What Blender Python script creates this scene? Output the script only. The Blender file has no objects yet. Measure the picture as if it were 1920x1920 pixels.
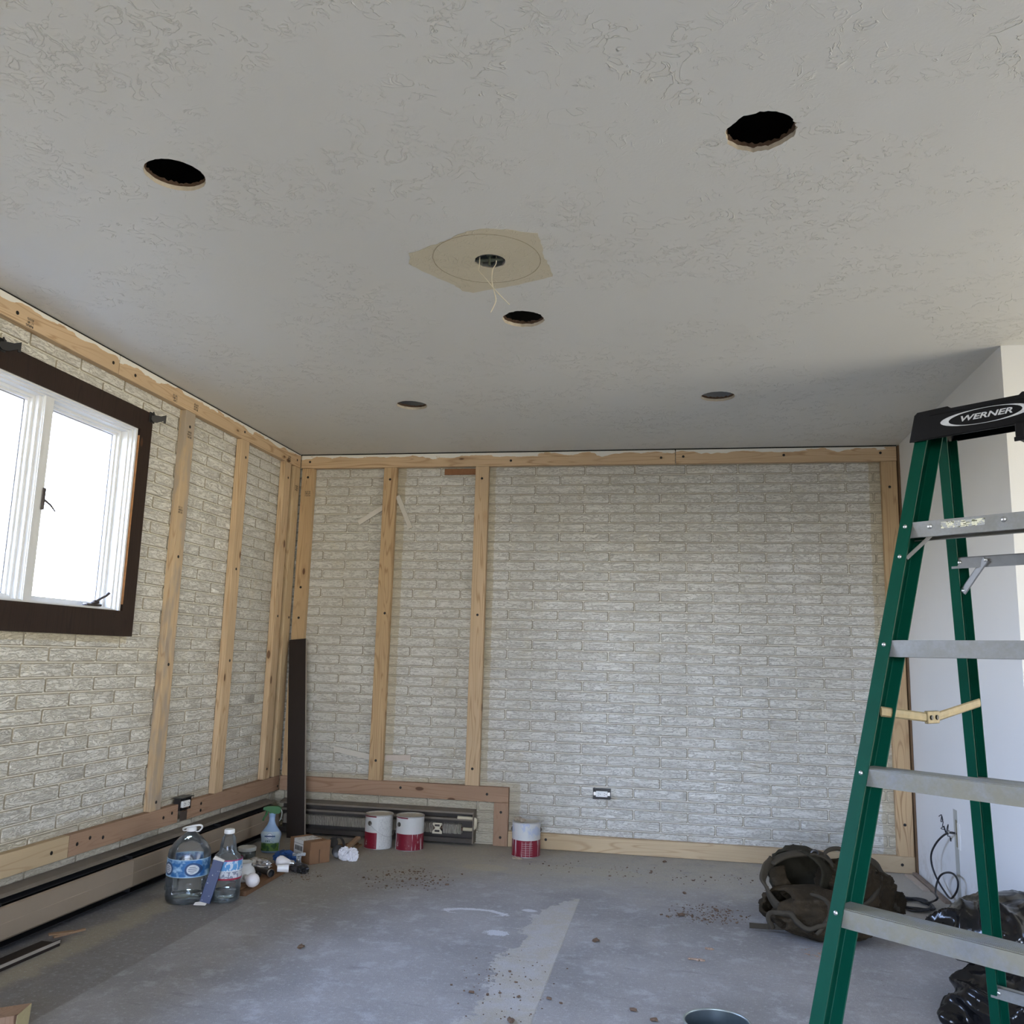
import bpy, bmesh, math, random
from mathutils import Vector, Matrix, noise
S = bpy.context.scene
C = S.collection
PI = math.pi
# ------------------------------------------------------------------ camera
CAM = Vector((2.477, 0.0, 1.1222)); FPX = 1637.3
cr = Vector((0.98329666, 0.1799875, 0.02705885)); cf = Vector((-0.18197915, 0.96946173, 0.16440056))
cu = cr.cross(cf).normalized(); cr = cf.cross(cu).normalized()
cd = bpy.data.cameras.new('camera'); cam = bpy.data.objects.new('camera', cd); C.objects.link(cam)
cd.sensor_width = 36; cd.lens = FPX / 1920 * 36; cd.clip_start = 0.02
M = Matrix((cr, cu, -cf)).transposed().to_4x4(); M.translation = CAM; cam.matrix_world = M
S.camera = cam
S.view_settings.view_transform = 'Standard'; S.view_settings.look = 'None'
S.view_settings.exposure = 1.12; S.view_settings.gamma = 1.0; S.view_settings.use_curve_mapping = False
# ------------------------------------------------------------------ sky: bluish above, sunlit garden below the horizon
wd = bpy.data.worlds.new('sky'); S.world = wd; wd.use_nodes = True
n = wd.node_tree.nodes; l = wd.node_tree.links; n.clear()
tc = n.new('ShaderNodeTexCoord'); sx = n.new('ShaderNodeSeparateXYZ'); l.new(tc.outputs['Generated'], sx.inputs[0])
def _ramp(stops):
    mr = n.new('ShaderNodeMapRange'); mr.inputs[1].default_value = -1; mr.inputs[2].default_value = 1; l.new(sx.outputs['Z'], mr.inputs[0])
    rp = n.new('ShaderNodeValToRGB'); l.new(mr.outputs[0], rp.inputs[0]); ce = rp.color_ramp.elements
    for i, (p_, c_) in enumerate(stops):
        q = ce[i] if i < 2 else ce.new(p_)
        q.position = p_; q.color = (*c_, 1)
    return rp.outputs[0]
# towards +x a sunlit drive and lawn, towards -x a shaded garden under open sky
east = _ramp([(0.0, (.40, .36, .28)), (1.0, (.30, .48, .90)), (.36, (1.0, .91, .70)), (.45, (2.1, 1.90, 1.45)), (.495, (2.6, 2.4, 1.95)), (.505, (1.3, 1.3, 1.25)), (.62, (.38, .52, .80))])
west = _ramp([(0.0, (.05, .05, .045)), (1.0, (.8, 1.2, 2.2)), (.38, (.12, .115, .10)), (.46, (.30, .285, .24)), (.495, (1.1, 1.07, .95)), (.505, (1.9, 1.88, 1.80)), (.56, (2.1, 2.45, 3.15)), (.66, (1.6, 2.2, 3.6))])
mx_ = n.new('ShaderNodeMix'); mx_.data_type = 'RGBA'; mf = n.new('ShaderNodeMapRange'); mf.inputs[1].default_value = -.15; mf.inputs[2].default_value = .60
l.new(sx.outputs['X'], mf.inputs[0]); l.new(mf.outputs[0], mx_.inputs[0]); l.new(west, mx_.inputs[6]); l.new(east, mx_.inputs[7])
bg = n.new('ShaderNodeBackground'); bg.inputs['Strength'].default_value = 4.6
ow = n.new('ShaderNodeOutputWorld'); l.new(mx_.outputs[2], bg.inputs[0]); l.new(bg.outputs[0], ow.inputs[0])
def portal(name, loc, rot, sx_, sy_):
    a = bpy.data.lights.new(name, 'AREA'); a.shape = 'RECTANGLE'; a.size = sx_; a.size_y = sy_; a.cycles.is_portal = True
    o = bpy.data.objects.new(name, a); C.objects.link(o); o.location = loc; o.rotation_euler = rot
# room constants (metres); the furring boards' faces are the planes x=0 and y=D
D = 5.415; H = 2.44; W = 3.80; T = 0.038; YR = 3.725; XE = 6.6; YB = -2.6
WX = -T                     # brick face of the left wall
portal('window_light_left', (-.2, 2.75, 1.71), (0, -PI/2, 0), .9, 1.75)
portal('window_light_right', (XE+.06, 2.55, 1.1), (0, PI/2, 0), 2.0, 2.1)
portal('window_light_rear', (2.55, YB-.06, 1.18), (-PI/2, 0, 0), 2.7, 1.87)

# ------------------------------------------------------------------ helpers
def ray(x, y):
    return (cf + cr*((x-960)/FPX) + cu*((960-y)/FPX))
def at(x, y, ax, v):        # where a line of sight meets a real plane of the room
    d = ray(x, y); return CAM + d*((v-CAM[ax])/d[ax])
def fl(x, y): return at(x, y, 2, 0.0)
def rnd(a, b): return random.uniform(a, b)
random.seed(7)

class NT:
    def __init__(s, name):
        s.m = bpy.data.materials.new(name); s.m.use_nodes = True; s.t = s.m.node_tree; s.n = s.t.nodes; s.l = s.t.links
        s.b = s.n['Principled BSDF']; s._c = None
    def new(s, ty, **k):
        q = s.n.new(ty)
        for a, v in k.items(): setattr(q, a, v)
        return q
    def put(s, sock, v):
        if isinstance(v, (int, float)): sock.default_value = v
        elif isinstance(v, (tuple, list)): sock.default_value = tuple(v) + ((1,) if len(v) == 3 and sock.type == 'RGBA' else ())
        else: s.l.new(v, sock)
    def coord(s, scale=(1, 1, 1), loc=(0, 0, 0), rand=False):
        if s._c is None: s._c = s.new('ShaderNodeTexCoord').outputs['Object']
        mp = s.new('ShaderNodeMapping'); s.l.new(s._c, mp.inputs[0]); mp.inputs['Scale'].default_value = scale; mp.inputs['Location'].default_value = loc
        o = mp.outputs[0]
        if rand:
            oi = s.new('ShaderNodeObjectInfo'); m1 = s.math('MULTIPLY', oi.outputs['Random'], 37.0)
            ad = s.new('ShaderNodeVectorMath', operation='ADD'); s.l.new(o, ad.inputs[0]); s.l.new(m1, ad.inputs[1]); o = ad.outputs[0]
        return o
    def noise(s, vec, scale, detail=3, rough=.5, dist=0):
        q = s.new('ShaderNodeTexNoise'); s.put(q.inputs['Vector'], vec); q.inputs['Scale'].default_value = scale
        q.inputs['Detail'].default_value = detail; q.inputs['Roughness'].default_value = rough; q.inputs['Distortion'].default_value = dist
        return q.outputs['Fac']
    def voro(s, vec, scale, feature='F1', out='Distance'):
        q = s.new('ShaderNodeTexVoronoi', feature=feature); s.put(q.inputs['Vector'], vec); q.inputs['Scale'].default_value = scale
        return q.outputs[out]
    def math(s, op, a, b=0.0, clamp=False):
        q = s.new('ShaderNodeMath', operation=op, use_clamp=clamp); s.put(q.inputs[0], a); s.put(q.inputs[1], b); return q.outputs[0]
    def step(s, v, a, b):   # smooth 0..1 between a and b (a may exceed b)
        q = s.new('ShaderNodeMapRange', interpolation_type='SMOOTHSTEP'); s.put(q.inputs[0], v)
        if a < b: q.inputs[1].default_value = a; q.inputs[2].default_value = b
        else: q.inputs[1].default_value = b; q.inputs[2].default_value = a; q.inputs[3].default_value = 1; q.inputs[4].default_value = 0
        return q.outputs[0]
    def mix(s, f, a, b, mode='MIX'):
        q = s.new('ShaderNodeMix', data_type='RGBA', blend_type=mode); s.put(q.inputs[0], f); s.put(q.inputs[6], a); s.put(q.inputs[7], b); return q.outputs[2]
    def xyz(s, vec):
        q = s.new('ShaderNodeSeparateXYZ'); s.put(q.inputs[0], vec); return q.outputs
    def bump(s, h, strength=.3, dist=.01):
        q = s.new('ShaderNodeBump'); q.inputs['Strength'].default_value = strength; q.inputs['Distance'].default_value = dist
        s.put(q.inputs['Height'], h); s.l.new(q.outputs[0], s.b.inputs['Normal'])
    def fin(s, col=None, rough=.6, metal=0.0, spec=None, coat=None):
        if col is not None: s.put(s.b.inputs['Base Color'], col)
        s.put(s.b.inputs['Roughness'], rough); s.put(s.b.inputs['Metallic'], metal)
        if spec is not None: s.b.inputs['Specular IOR Level'].default_value = spec
        return s.m

_pc = {}
def plain(name, col, rough=.6, metal=0.0, var=.12, scale=30, spec=None, bump=0):
    if name in _pc: return _pc[name]
    t = NT(name); f = t.noise(t.coord(), scale, 4, .6)
    c = t.mix(f, tuple(x*(1-var) for x in col), tuple(min(1, x*(1+var)) for x in col))
    if bump: t.bump(f, bump, .004)
    _pc[name] = t.fin(c, rough, metal, spec); return _pc[name]

def pine(name, base, dark, ring=1.0, paint=0, grey=0.0):
    # boards are modelled lying along their own z axis, face towards -y, width along x
    t = NT(name); v = t.coord((1, 1, .06), rand=True)
    warp = t.noise(v, 9, 2, .5); v2 = t.coord((9, 9, .62), rand=True)
    w1 = t.noise(v2, 2.0*ring, 1, .4, .35)
    rings = t.math('FRACT', t.math('MULTIPLY', w1, 10.0)); tri = t.math('ABSOLUTE', t.math('SUBTRACT', rings, .5))
    line = t.math('MULTIPLY', t.step(tri, .30, .5), .9)
    fib = t.noise(t.coord((1, 1, .02), rand=True), 260, 2, .6)
    big = t.noise(t.coord((1, 1, .3), rand=True), 5, 2)
    c = t.mix(line, base, dark); c = t.mix(t.math('MULTIPLY', fib, .35), c, tuple(x*.62 for x in base))
    c = t.mix(t.step(big, .35, .75), c, tuple(x*.80 for x in base))
    kv = t.voro(t.coord((1, 1, .42), rand=True), 7.5); kn = t.step(kv, .10, .065)
    halo = t.step(kv, .21, .09); c = t.mix(t.math('MULTIPLY', halo, .35), c, dark); c = t.mix(t.math('MULTIPLY', kn, .85), c, (.09, .04, .02))
    if grey: c = t.mix(t.math('MULTIPLY', t.step(t.noise(t.coord((1, 1, .3), rand=True), 14, 3), .45, .6), grey), c, (.30, .27, .24))
    if paint:   # old ceiling paint left along one long edge
        x = t.xyz(t.coord())[0]; e = t.math('ADD', t.math('MULTIPLY', x, paint), t.math('MULTIPLY', t.math('SUBTRACT', t.noise(t.coord((1, 1, .35), rand=True), 22, 3), .5), .085))
        c = t.mix(t.step(e, .026, .029), c, (.74, .72, .66))
    t.bump(fib, .15, .002)
    return t.fin(c, .7, spec=.3)

def newobj(name, me, mats, parent=None, smooth=False, ang=None):
    if not isinstance(mats, (list, tuple)): mats = [mats]
    for m in mats: me.materials.append(m)
    o = bpy.data.objects.new(name, me); C.objects.link(o)
    if parent: o.parent = parent
    if smooth: me.shade_smooth()
    if ang is not None:
        me.shade_smooth()
        try: me.set_sharp_from_angle(angle=math.radians(ang))
        except Exception: pass
    return o
def obj(name, bm, mats, parent=None, smooth=False, ang=None):
    bmesh.ops.recalc_face_normals(bm, faces=bm.faces[:])
    me = bpy.data.meshes.new(name); bm.to_mesh(me); bm.free()
    return newobj(name, me, mats, parent, smooth, ang)
def tag(o, label, cat, group=None, kind=None):
    o['label'] = label; o['category'] = cat
    if group: o['group'] = group
    if kind: o['kind'] = kind
    return o
def struct(o, label=None, cat='wall'):
    o['kind'] = 'structure'; o['category'] = cat
    if label: o['label'] = label
    return o
def empty(name, loc, label, cat, rz=0, group=None, rot=None):
    o = bpy.data.objects.new(name, None); C.objects.link(o); o.location = loc; o.rotation_euler = rot or (0, 0, rz); o.empty_display_size = .05
    return tag(o, label, cat, group)
BM = bmesh.new
def box(bm, x0, x1, y0, y1, z0, z1, bev=0, mi=0, M=None):
    r = bmesh.ops.create_cube(bm, size=1); vs = r['verts']
    for v in vs: v.co = Vector((x0+(v.co.x+.5)*(x1-x0), y0+(v.co.y+.5)*(y1-y0), z0+(v.co.z+.5)*(z1-z0)))
    fs = list({f for v in vs for f in v.link_faces})
    if bev:
        es = list({e for v in vs for e in v.link_edges}); rr = bmesh.ops.bevel(bm, geom=es, offset=bev, segments=2, affect='EDGES', profile=.5)
        fs = list({f for f in rr['faces']} | {f for v in rr['verts'] for f in v.link_faces}); vs = list({v for f in fs for v in f.verts})
    for f in fs: f.material_index = mi
    if M is not None:
        for v in vs: v.co = M @ v.co
    return vs
def lathe(bm, prof, seg=32, M=None, mi=0, sq=0, cap=True):
    rings = []
    for r, z in prof:
        ring = []
        for i in range(seg):
            a = 2*PI*i/seg; k = 1.0
            if sq: k = 1/((abs(math.cos(a))**sq + abs(math.sin(a))**sq)**(1/sq))
            ring.append(bm.verts.new((r*k*math.cos(a), r*k*math.sin(a), z)))
        rings.append(ring)
    fs = []
    for a, b in zip(rings, rings[1:]):
        for i in range(seg):
            j = (i+1) % seg
            fs.append(bm.faces.new((a[i], a[j], b[j], b[i])))
    if cap:
        for rg in (rings[0], rings[-1]):
            if (rg[0].co - rg[seg//2].co).length > 1e-4: fs.append(bm.faces.new(rg))
    for f in fs: f.material_index = mi
    vs = [v for rg in rings for v in rg]
    if M is not None:
        for v in vs: v.co = M @ v.co
    return vs
def tube(bm, pts, r, seg=8, closed=False, mi=0, flat=1.0, up=None):
    pts = [Vector(q) for q in pts]; N = len(pts); rings = []; pn = None
    for i, q in enumerate(pts):
        a = pts[(i-1) % N] if (closed or i) else q; b = pts[(i+1) % N] if (closed or i < N-1) else q
        t = (b-a).normalized()
        if up is not None: nn = Vector(up) - t*t.dot(Vector(up))
        else:
            nn = pn if pn is not None else (Vector((0, 0, 1)) if abs(t.z) < .9 else Vector((1, 0, 0)))
            nn = nn - t*t.dot(nn)
        nn.normalize(); pn = nn; bb = t.cross(nn)
        rr = r[i] if isinstance(r, (list, tuple)) else r
        rings.append([bm.verts.new(q + nn*rr*math.cos(2*PI*k/seg) + bb*rr*flat*math.sin(2*PI*k/seg)) for k in range(seg)])
    pr = list(zip(rings, rings[1:])) + ([(rings[-1], rings[0])] if closed else [])
    for a, b in pr:
        for k in range(seg):
            f = bm.faces.new((a[k], a[(k+1) % seg], b[(k+1) % seg], b[k])); f.material_index = mi
    if not closed:
        bm.faces.new(rings[0]).material_index = mi; bm.faces.new(rings[-1]).material_index = mi
def smooth_path(pts, n=8, closed=False):
    pts = [Vector(q) for q in pts]; out = []; N = len(pts)
    rng = range(N if closed else N-1)
    for i in rng:
        g = lambda k: pts[k % N] if closed else pts[max(0, min(N-1, k))]
        p0, p1, p2, p3 = g(i-1), g(i), g(i+1), g(i+2)
        for j in range(n):
            t = j/n; out.append(.5*((2*p1)+(p2-p0)*t+(2*p0-5*p1+4*p2-p3)*t*t+(3*p1-p0-3*p2+p3)*t**3))
    if not closed: out.append(pts[-1])
    return out
def prism(bm, poly, y0, y1, M=None, mi=0):     # outline in x,z extruded along y
    a = [bm.verts.new((x, y0, z)) for x, z in poly]; b = [bm.verts.new((x, y1, z)) for x, z in poly]; N = len(poly)
    fs = [bm.faces.new(a), bm.faces.new(b[::-1])] + [bm.faces.new((a[i], b[i], b[(i+1) % N], a[(i+1) % N])) for i in range(N)]
    for f in fs: f.material_index = mi
    if M is not None:
        for v in a+b: v.co = M @ v.co
def blob(bm, c, r, sub=4, amp=.0, fr=3.0, seed=0, rid=False, M=None):
    q = bmesh.ops.create_icosphere(bm, subdivisions=sub, radius=1); off = Vector((seed*7.3, seed*3.1, seed*1.7))
    for v in q['verts']:
        d = v.co.normalized(); k = noise.fractal(d*fr+off, .6, 2.0, 4)
        if rid: k = (1-abs(noise.noise(d*fr+off))*2)*.6 + k*.4
        v.co = Vector((d.x*r[0], d.y*r[1], d.z*r[2]))*(1+amp*k)
        if M is not None: v.co = M @ v.co
        v.co += Vector(c)
    return q['verts']
def words(name, txt, size, mat, parent, loc, rot, thick=.0004, sx=1.0, shear=0.0, bold=0.0):
    cu_ = bpy.data.curves.new(name, 'FONT'); cu_.body = txt; cu_.size = size; cu_.extrude = thick; cu_.align_x = 'CENTER'; cu_.align_y = 'CENTER'; cu_.shear = shear; cu_.offset = bold
    cu_.resolution_u = 3
    t = bpy.data.objects.new('t', cu_); C.objects.link(t); bpy.context.view_layer.update()
    me = bpy.data.meshes.new_from_object(t.evaluated_get(bpy.context.evaluated_depsgraph_get())); bpy.data.objects.remove(t)
    me.name = name
    for v in me.vertices: v.co.x *= sx
    me.materials.clear()
    o = newobj(name, me, mat, parent); o.location = loc; o.rotation_euler = rot
    return o

# ------------------------------------------------------------------ materials of the room
def old_paint_and_bands(t, v, c):
    # bare tan stripes where the older studs and the heater box once covered the bricks
    X, Y, Z = t.xyz(v); jx = t.math('MULTIPLY', t.math('SUBTRACT', t.noise(v, 30, 3, .7), .5), .03); bk = t.step(Y, D-.02, D-.01)
    def st(a, b_): return t.math('MULTIPLY', t.step(t.math('ADD', X, jx), a, a+.006), t.step(t.math('ADD', X, jx), b_, b_-.006))
    m = t.math('MAXIMUM', st(.66, .735), st(1.28, 1.345)); m = t.math('MAXIMUM', m, t.math('MULTIPLY', st(-.2, 1.555), t.step(t.math('ADD', Z, jx), .372, .362)))
    m = t.math('MAXIMUM', m, st(3.63, 3.80)); m = t.math('MULTIPLY', m, bk)
    lw = t.math('SUBTRACT', 1.0, bk); a = t.math('MULTIPLY', t.step(t.math('ADD', Z, t.math('MULTIPLY', jx, 1.6)), .392, .38), .7)
    q = t.math('MULTIPLY', t.math('MULTIPLY', t.step(t.math('ADD', Z, jx), 1.135, 1.145), t.step(Z, 1.18, 1.17)), t.step(Y, 3.74, 3.72))
    m = t.math('MAXIMUM', m, t.math('MULTIPLY', lw, t.math('MAXIMUM', a, q)))
    c = t.mix(t.math('MULTIPLY', m, .60), c, (.52, .44, .27))
    bd = t.step(t.noise(t.coord((1, 1, .07)), 3.1, 1), .42, .60)  # faint vertical bands of a greyer tone
    return t.mix(t.math('MULTIPLY', bd, .14), c, (.45, .43, .36))
def mk_brick():
    t = NT('white painted brick'); v = t.coord((1, 1, 1)); xy = t.xyz(v)
    gv = t.coord((9, 9, 42)); g = t.noise(gv, 1.5, 3, .5, 1.3)
    gr = t.step(t.math('ABSOLUTE', t.math('SUBTRACT', g, .5)), .0, .06)
    g2 = t.noise(t.coord((22, 22, 75)), 1.5, 2, .5, .6); gr2 = t.step(t.math('ABSOLUTE', t.math('SUBTRACT', g2, .46)), .0, .04)
    h = t.math('MULTIPLY', gr, t.math('ADD', t.math('MULTIPLY', gr2, .5), .5))
    big = t.noise(v, 1.3, 3, .6)
    c = t.mix(t.step(big, .3, .7), (.73, .71, .645), (.81, .795, .74))
    c = t.mix(t.math('MULTIPLY', t.math('SUBTRACT', 1.0, h), .62), c, (.33, .30, .25))
    c = old_paint_and_bands(t, v, c)
    c = t.mix(t.math('MULTIPLY', t.step(t.noise(v, 5, 4, .7), .56, .74), .35), c, (.60, .53, .36))
    t.bump(t.math('ADD', h, t.math('MULTIPLY', t.noise(v, 60, 2), .12)), .8, .0036)
    return t.fin(c, .62, spec=.35)
def mk_mortar():
    t = NT('cream mortar'); v = t.coord()
    c = t.mix(t.noise(v, 8, 4, .65), (.64, .61, .52), (.76, .74, .67)); c = old_paint_and_bands(t, v, c); t.bump(t.noise(v, 120, 3), .3, .003)
    return t.fin(c, .8)
def mk_ceiling():
    t = NT('textured ceiling paint'); v = t.coord()
    a = t.noise(v, 13, 3, .5, 1.4); rid = t.step(t.math('ABSOLUTE', t.math('SUBTRACT', a, .5)), .022, .0)
    b = t.noise(v, 26, 3, .5, 1.0); rid2 = t.step(t.math('ABSOLUTE', t.math('SUBTRACT', b, .52)), .022, .0)
    mk = t.step(t.noise(v, 1.7, 2), .42, .60); mk2 = t.step(t.noise(t.coord((1, 1, 1), (5, 2, 0)), 3.0, 2), .46, .60)
    brk = t.step(t.noise(t.coord((1, 1, 1), (9, 4, 0)), 11, 2, .5), .46, .56); brk2 = t.step(t.noise(t.coord((1, 1, 1), (2, 7, 0)), 19, 2, .5), .46, .56)
    h = t.math('ADD', t.math('MULTIPLY', t.math('MULTIPLY', rid, mk), brk), t.math('MULTIPLY', t.math('MULTIPLY', rid2, mk2), brk2))
    h = t.math('ADD', h, t.math('MULTIPLY', t.noise(v, 110, 3), .16))
    c = t.mix(t.noise(v, 1.1, 3), (.655, .645, .60), (.705, .69, .64))
    t.bump(h, .72, .004); return t.fin(c, .55, spec=.35)
def mk_drywall(name, col):
    t = NT(name); v = t.coord(); c = t.mix(t.noise(v, 2.2, 3), tuple(x*.95 for x in col), col)
    z = t.xyz(v)[2]; sc = t.math('MULTIPLY', t.step(z, .30, .0), t.step(t.noise(v, 9, 4, .7), .50, .66))
    c = t.mix(t.math('MULTIPLY', sc, .5), c, (.48, .44, .38)); t.bump(t.noise(v, 180, 3), .12, .002)
    return t.fin(c, .6, spec=.3)
def mk_floor():
    t = NT('old concrete floor'); v = t.coord(); X, Y, Z = t.xyz(v)
    n1 = t.noise(v, 1.6, 4, .6); n2 = t.noise(v, 9, 5, .7); n3 = t.noise(v, 60, 4, .7); nf = t.noise(v, 240, 2, .6)
    c = t.mix(t.step(n1, .35, .65), (.285, .272, .264), (.385, .367, .352))
    c = t.mix(t.math('MULTIPLY', t.step(n2, .50, .68), .7), c, (.50, .49, .49))
    c = t.mix(t.math('MULTIPLY', t.step(t.noise(t.coord((1, 3, 1)), 5, 5, .7), .56, .70), .45), c, (.20, .185, .18))
    # tan glue residue towards the back wall and in the left back corner
    ed = t.math('ADD', Y, t.math('MULTIPLY', t.math('SUBTRACT', t.noise(v, 2.2, 4, .6), .5), 1.3))
    tan = t.math('MULTIPLY', t.step(ed, 4.35, 5.0), t.step(n2, .22, .52))
    c = t.mix(t.math('MULTIPLY', tan, .85), c, (.47, .43, .345))
    lf = t.math('ADD', X, t.math('MULTIPLY', t.math('SUBTRACT', t.noise(v, 2.5, 3), .5), .5))
    lft = t.math('MULTIPLY', t.step(lf, 1.35, .55), t.step(Y, 3.7, 4.1)); c = t.mix(t.math('MULTIPLY', lft, .6), c, (.34, .31, .25))
    rt = t.math('MULTIPLY', t.step(t.math('ADD', X, t.math('MULTIPLY', n2, .5)), 3.4, 3.75), t.step(Y, 4.3, 4.9)); c = t.mix(t.math('MULTIPLY', rt, .7), c, (.50, .47, .41))
    # band next to the heater in a darker tone with a straight edge
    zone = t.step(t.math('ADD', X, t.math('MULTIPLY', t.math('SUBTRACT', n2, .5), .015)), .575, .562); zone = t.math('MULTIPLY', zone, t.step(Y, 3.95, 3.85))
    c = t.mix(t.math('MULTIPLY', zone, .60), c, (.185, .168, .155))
    tr = t.math('ADD', X, t.math('MULTIPLY', t.math('SUBTRACT', t.noise(v, 7, 4, .7), .5), .16))
    tb = t.math('MULTIPLY', t.math('MULTIPLY', t.step(tr, .13, .20), t.step(tr, .34, .27)), t.step(Y, 4.1, 3.8)); c = t.mix(t.math('MULTIPLY', tb, .75), c, (.42, .37, .265))
    # strip left by a removed partition: straight right edge, ragged left edge
    rag = t.math('MULTIPLY', t.math('SUBTRACT', t.noise(t.coord((1.0, 1, 1)), 4.5, 5, .72), .5), .42)
    s1 = t.step(t.math('SUBTRACT', t.math('ADD', X, rag), t.math('MULTIPLY', t.step(Y, 3.75, 4.45), .13)), 1.82, 1.835)
    s2 = t.step(t.math('ADD', X, t.math('MULTIPLY', t.math('SUBTRACT', n3, .5), .012)), 2.038, 2.030)
    s3 = t.step(t.math('ADD', Y, t.math('MULTIPLY', n2, .05)), 4.42, 4.40)
    st = t.math('MULTIPLY', t.math('MULTIPLY', s1, s2), s3)
    c = t.mix(t.math('MULTIPLY', st, .9), c, t.mix(t.step(n2, .4, .62), (.50, .455, .37), (.52, .50, .47)))
    # round drips of pale filler and paint
    for (cx, cy, rx, ry, col, k) in ((1.60, 4.04, .15, .055, (.75, .76, .78), .22), (1.75, 3.77, .05, .04, (.7, .72, .75), .6), (1.83, 4.13, .035, .02, (.72, .73, .76), .35),
                                   (1.47, 4.87, .13, .075, (.50, .45, .33), .12), (2.0, 4.95, .35, .09, (.47, .43, .33), .4)):
        dx = t.math('DIVIDE', t.math('SUBTRACT', X, cx), rx); dy = t.math('DIVIDE', t.math('SUBTRACT', Y, cy), ry)
        r = t.math('SQRT', t.math('ADD', t.math('MULTIPLY', dx, dx), t.math('MULTIPLY', dy, dy)))
        r = t.math('ADD', r, t.math('MULTIPLY', t.math('SUBTRACT', t.noise(v, 22, 4, .8), .5), 4*k))
        m = t.step(r, 1.02, .92)
        if rx == .15: m = t.math('MULTIPLY', m, t.step(t.math('ADD', r, t.math('MULTIPLY', dy, .35)), .62, .74))
        c = t.mix(t.math('MULTIPLY', m, .8), c, col)
    sp = t.step(t.voro(v, 34), .10, .05); c = t.mix(t.math('MULTIPLY', t.math('MULTIPLY', sp, t.step(t.noise(v, 3, 2), .48, .6)), .7), c, (.10, .07, .05))
    sw = t.step(t.voro(t.coord((1, 1, 1), (3, 3, 0)), 21), .07, .04); c = t.mix(t.math('MULTIPLY', t.math('MULTIPLY', sw, t.step(t.noise(v, 2, 2), .5, .6)), .35), c, (.62, .62, .64))
    c = t.mix(t.math('MULTIPLY', t.math('SUBTRACT', nf, .3), 1.0), c, (.12, .115, .115))
    c = t.mix(t.math('MULTIPLY', t.step(n3, .54, .66), .28), c, (.60, .59, .59))
    t.bump(t.math('ADD', t.math('ADD', n3, t.math('MULTIPLY', nf, .6)), t.math('MULTIPLY', st, 1.2)), .35, .005)
    return t.fin(c, t.math('ADD', t.math('MULTIPLY', n2, .3), .55), spec=.3)
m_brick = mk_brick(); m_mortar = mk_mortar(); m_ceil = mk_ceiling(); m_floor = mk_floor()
m_dry = mk_drywall('white drywall', (.80, .80, .79)); m_dry2 = mk_drywall('cream drywall', (.68, .655, .58))
m_void_shade = plain('void shade black', (.010, .008, .006), .9); m_gyp = plain('cut gypsum edge', (.52, .46, .37), .9, var=.3, scale=60)  # near-black colour stands in for shade in the joist space and gaps
m_joint = plain('tan brick edge', (.34, .305, .235), .85, var=.3, scale=9)  # darker tan for the sloping sides of the bricks
m_white = plain('white window vinyl', (.66, .67, .67), .35, var=.03, spec=.5)
m_stain = pine('dark stained wood', (.030, .017, .012), (.014, .008, .006), .8); m_stain.node_tree.nodes['Principled BSDF'].inputs['Roughness'].default_value = .42
m_rawred = plain('raw reddish wood edge', (.50, .25, .11), .75, var=.5, scale=45)
m_black = plain('black metal', (.018, .018, .02), .38, var=.2); m_screw = plain('dark screw', (.03, .028, .026), .45, .6)
m_screwb = plain('screw head', (.13, .12, .11), .4, .8)
m_alu = plain('brushed aluminium', (.50, .50, .50), .42, .85, var=.10, scale=14); m_steel = plain('steel', (.55, .55, .54), .35, .9)
m_wplast = plain('white plastic', (.80, .80, .78), .35, var=.03)
m_pine = pine('pine board', (.64, .47, .295), (.40, .25, .13)); m_pineG = pine('golden pine board', (.57, .40, .225), (.31, .18, .085))
m_pineL = pine('pine board with old paint on its upper edge', (.64, .465, .29), (.40, .25, .135), 1, paint=-1); m_pineP = pine('pine board with paint edge', (.64, .465, .29), (.40, .25, .135), 1, paint=1); m_pineB = pine('weathered pine board', (.58, .43, .27), (.38, .24, .135), 1, grey=.6)
m_pineR = pine('reddish fir board', (.43, .275, .18), (.30, .175, .105)); m_pineY = pine('pale yellow pine board', (.60, .455, .28), (.44, .30, .17), .8)
m_ink = plain('faded black ink', (.045, .04, .035), .8)

# ------------------------------------------------------------------ floor
b = BM(); box(b, -.25, XE+.2, YB-.2, D+.25, -.12, 0); struct(obj('floor', b, m_floor), cat='floor')
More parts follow.
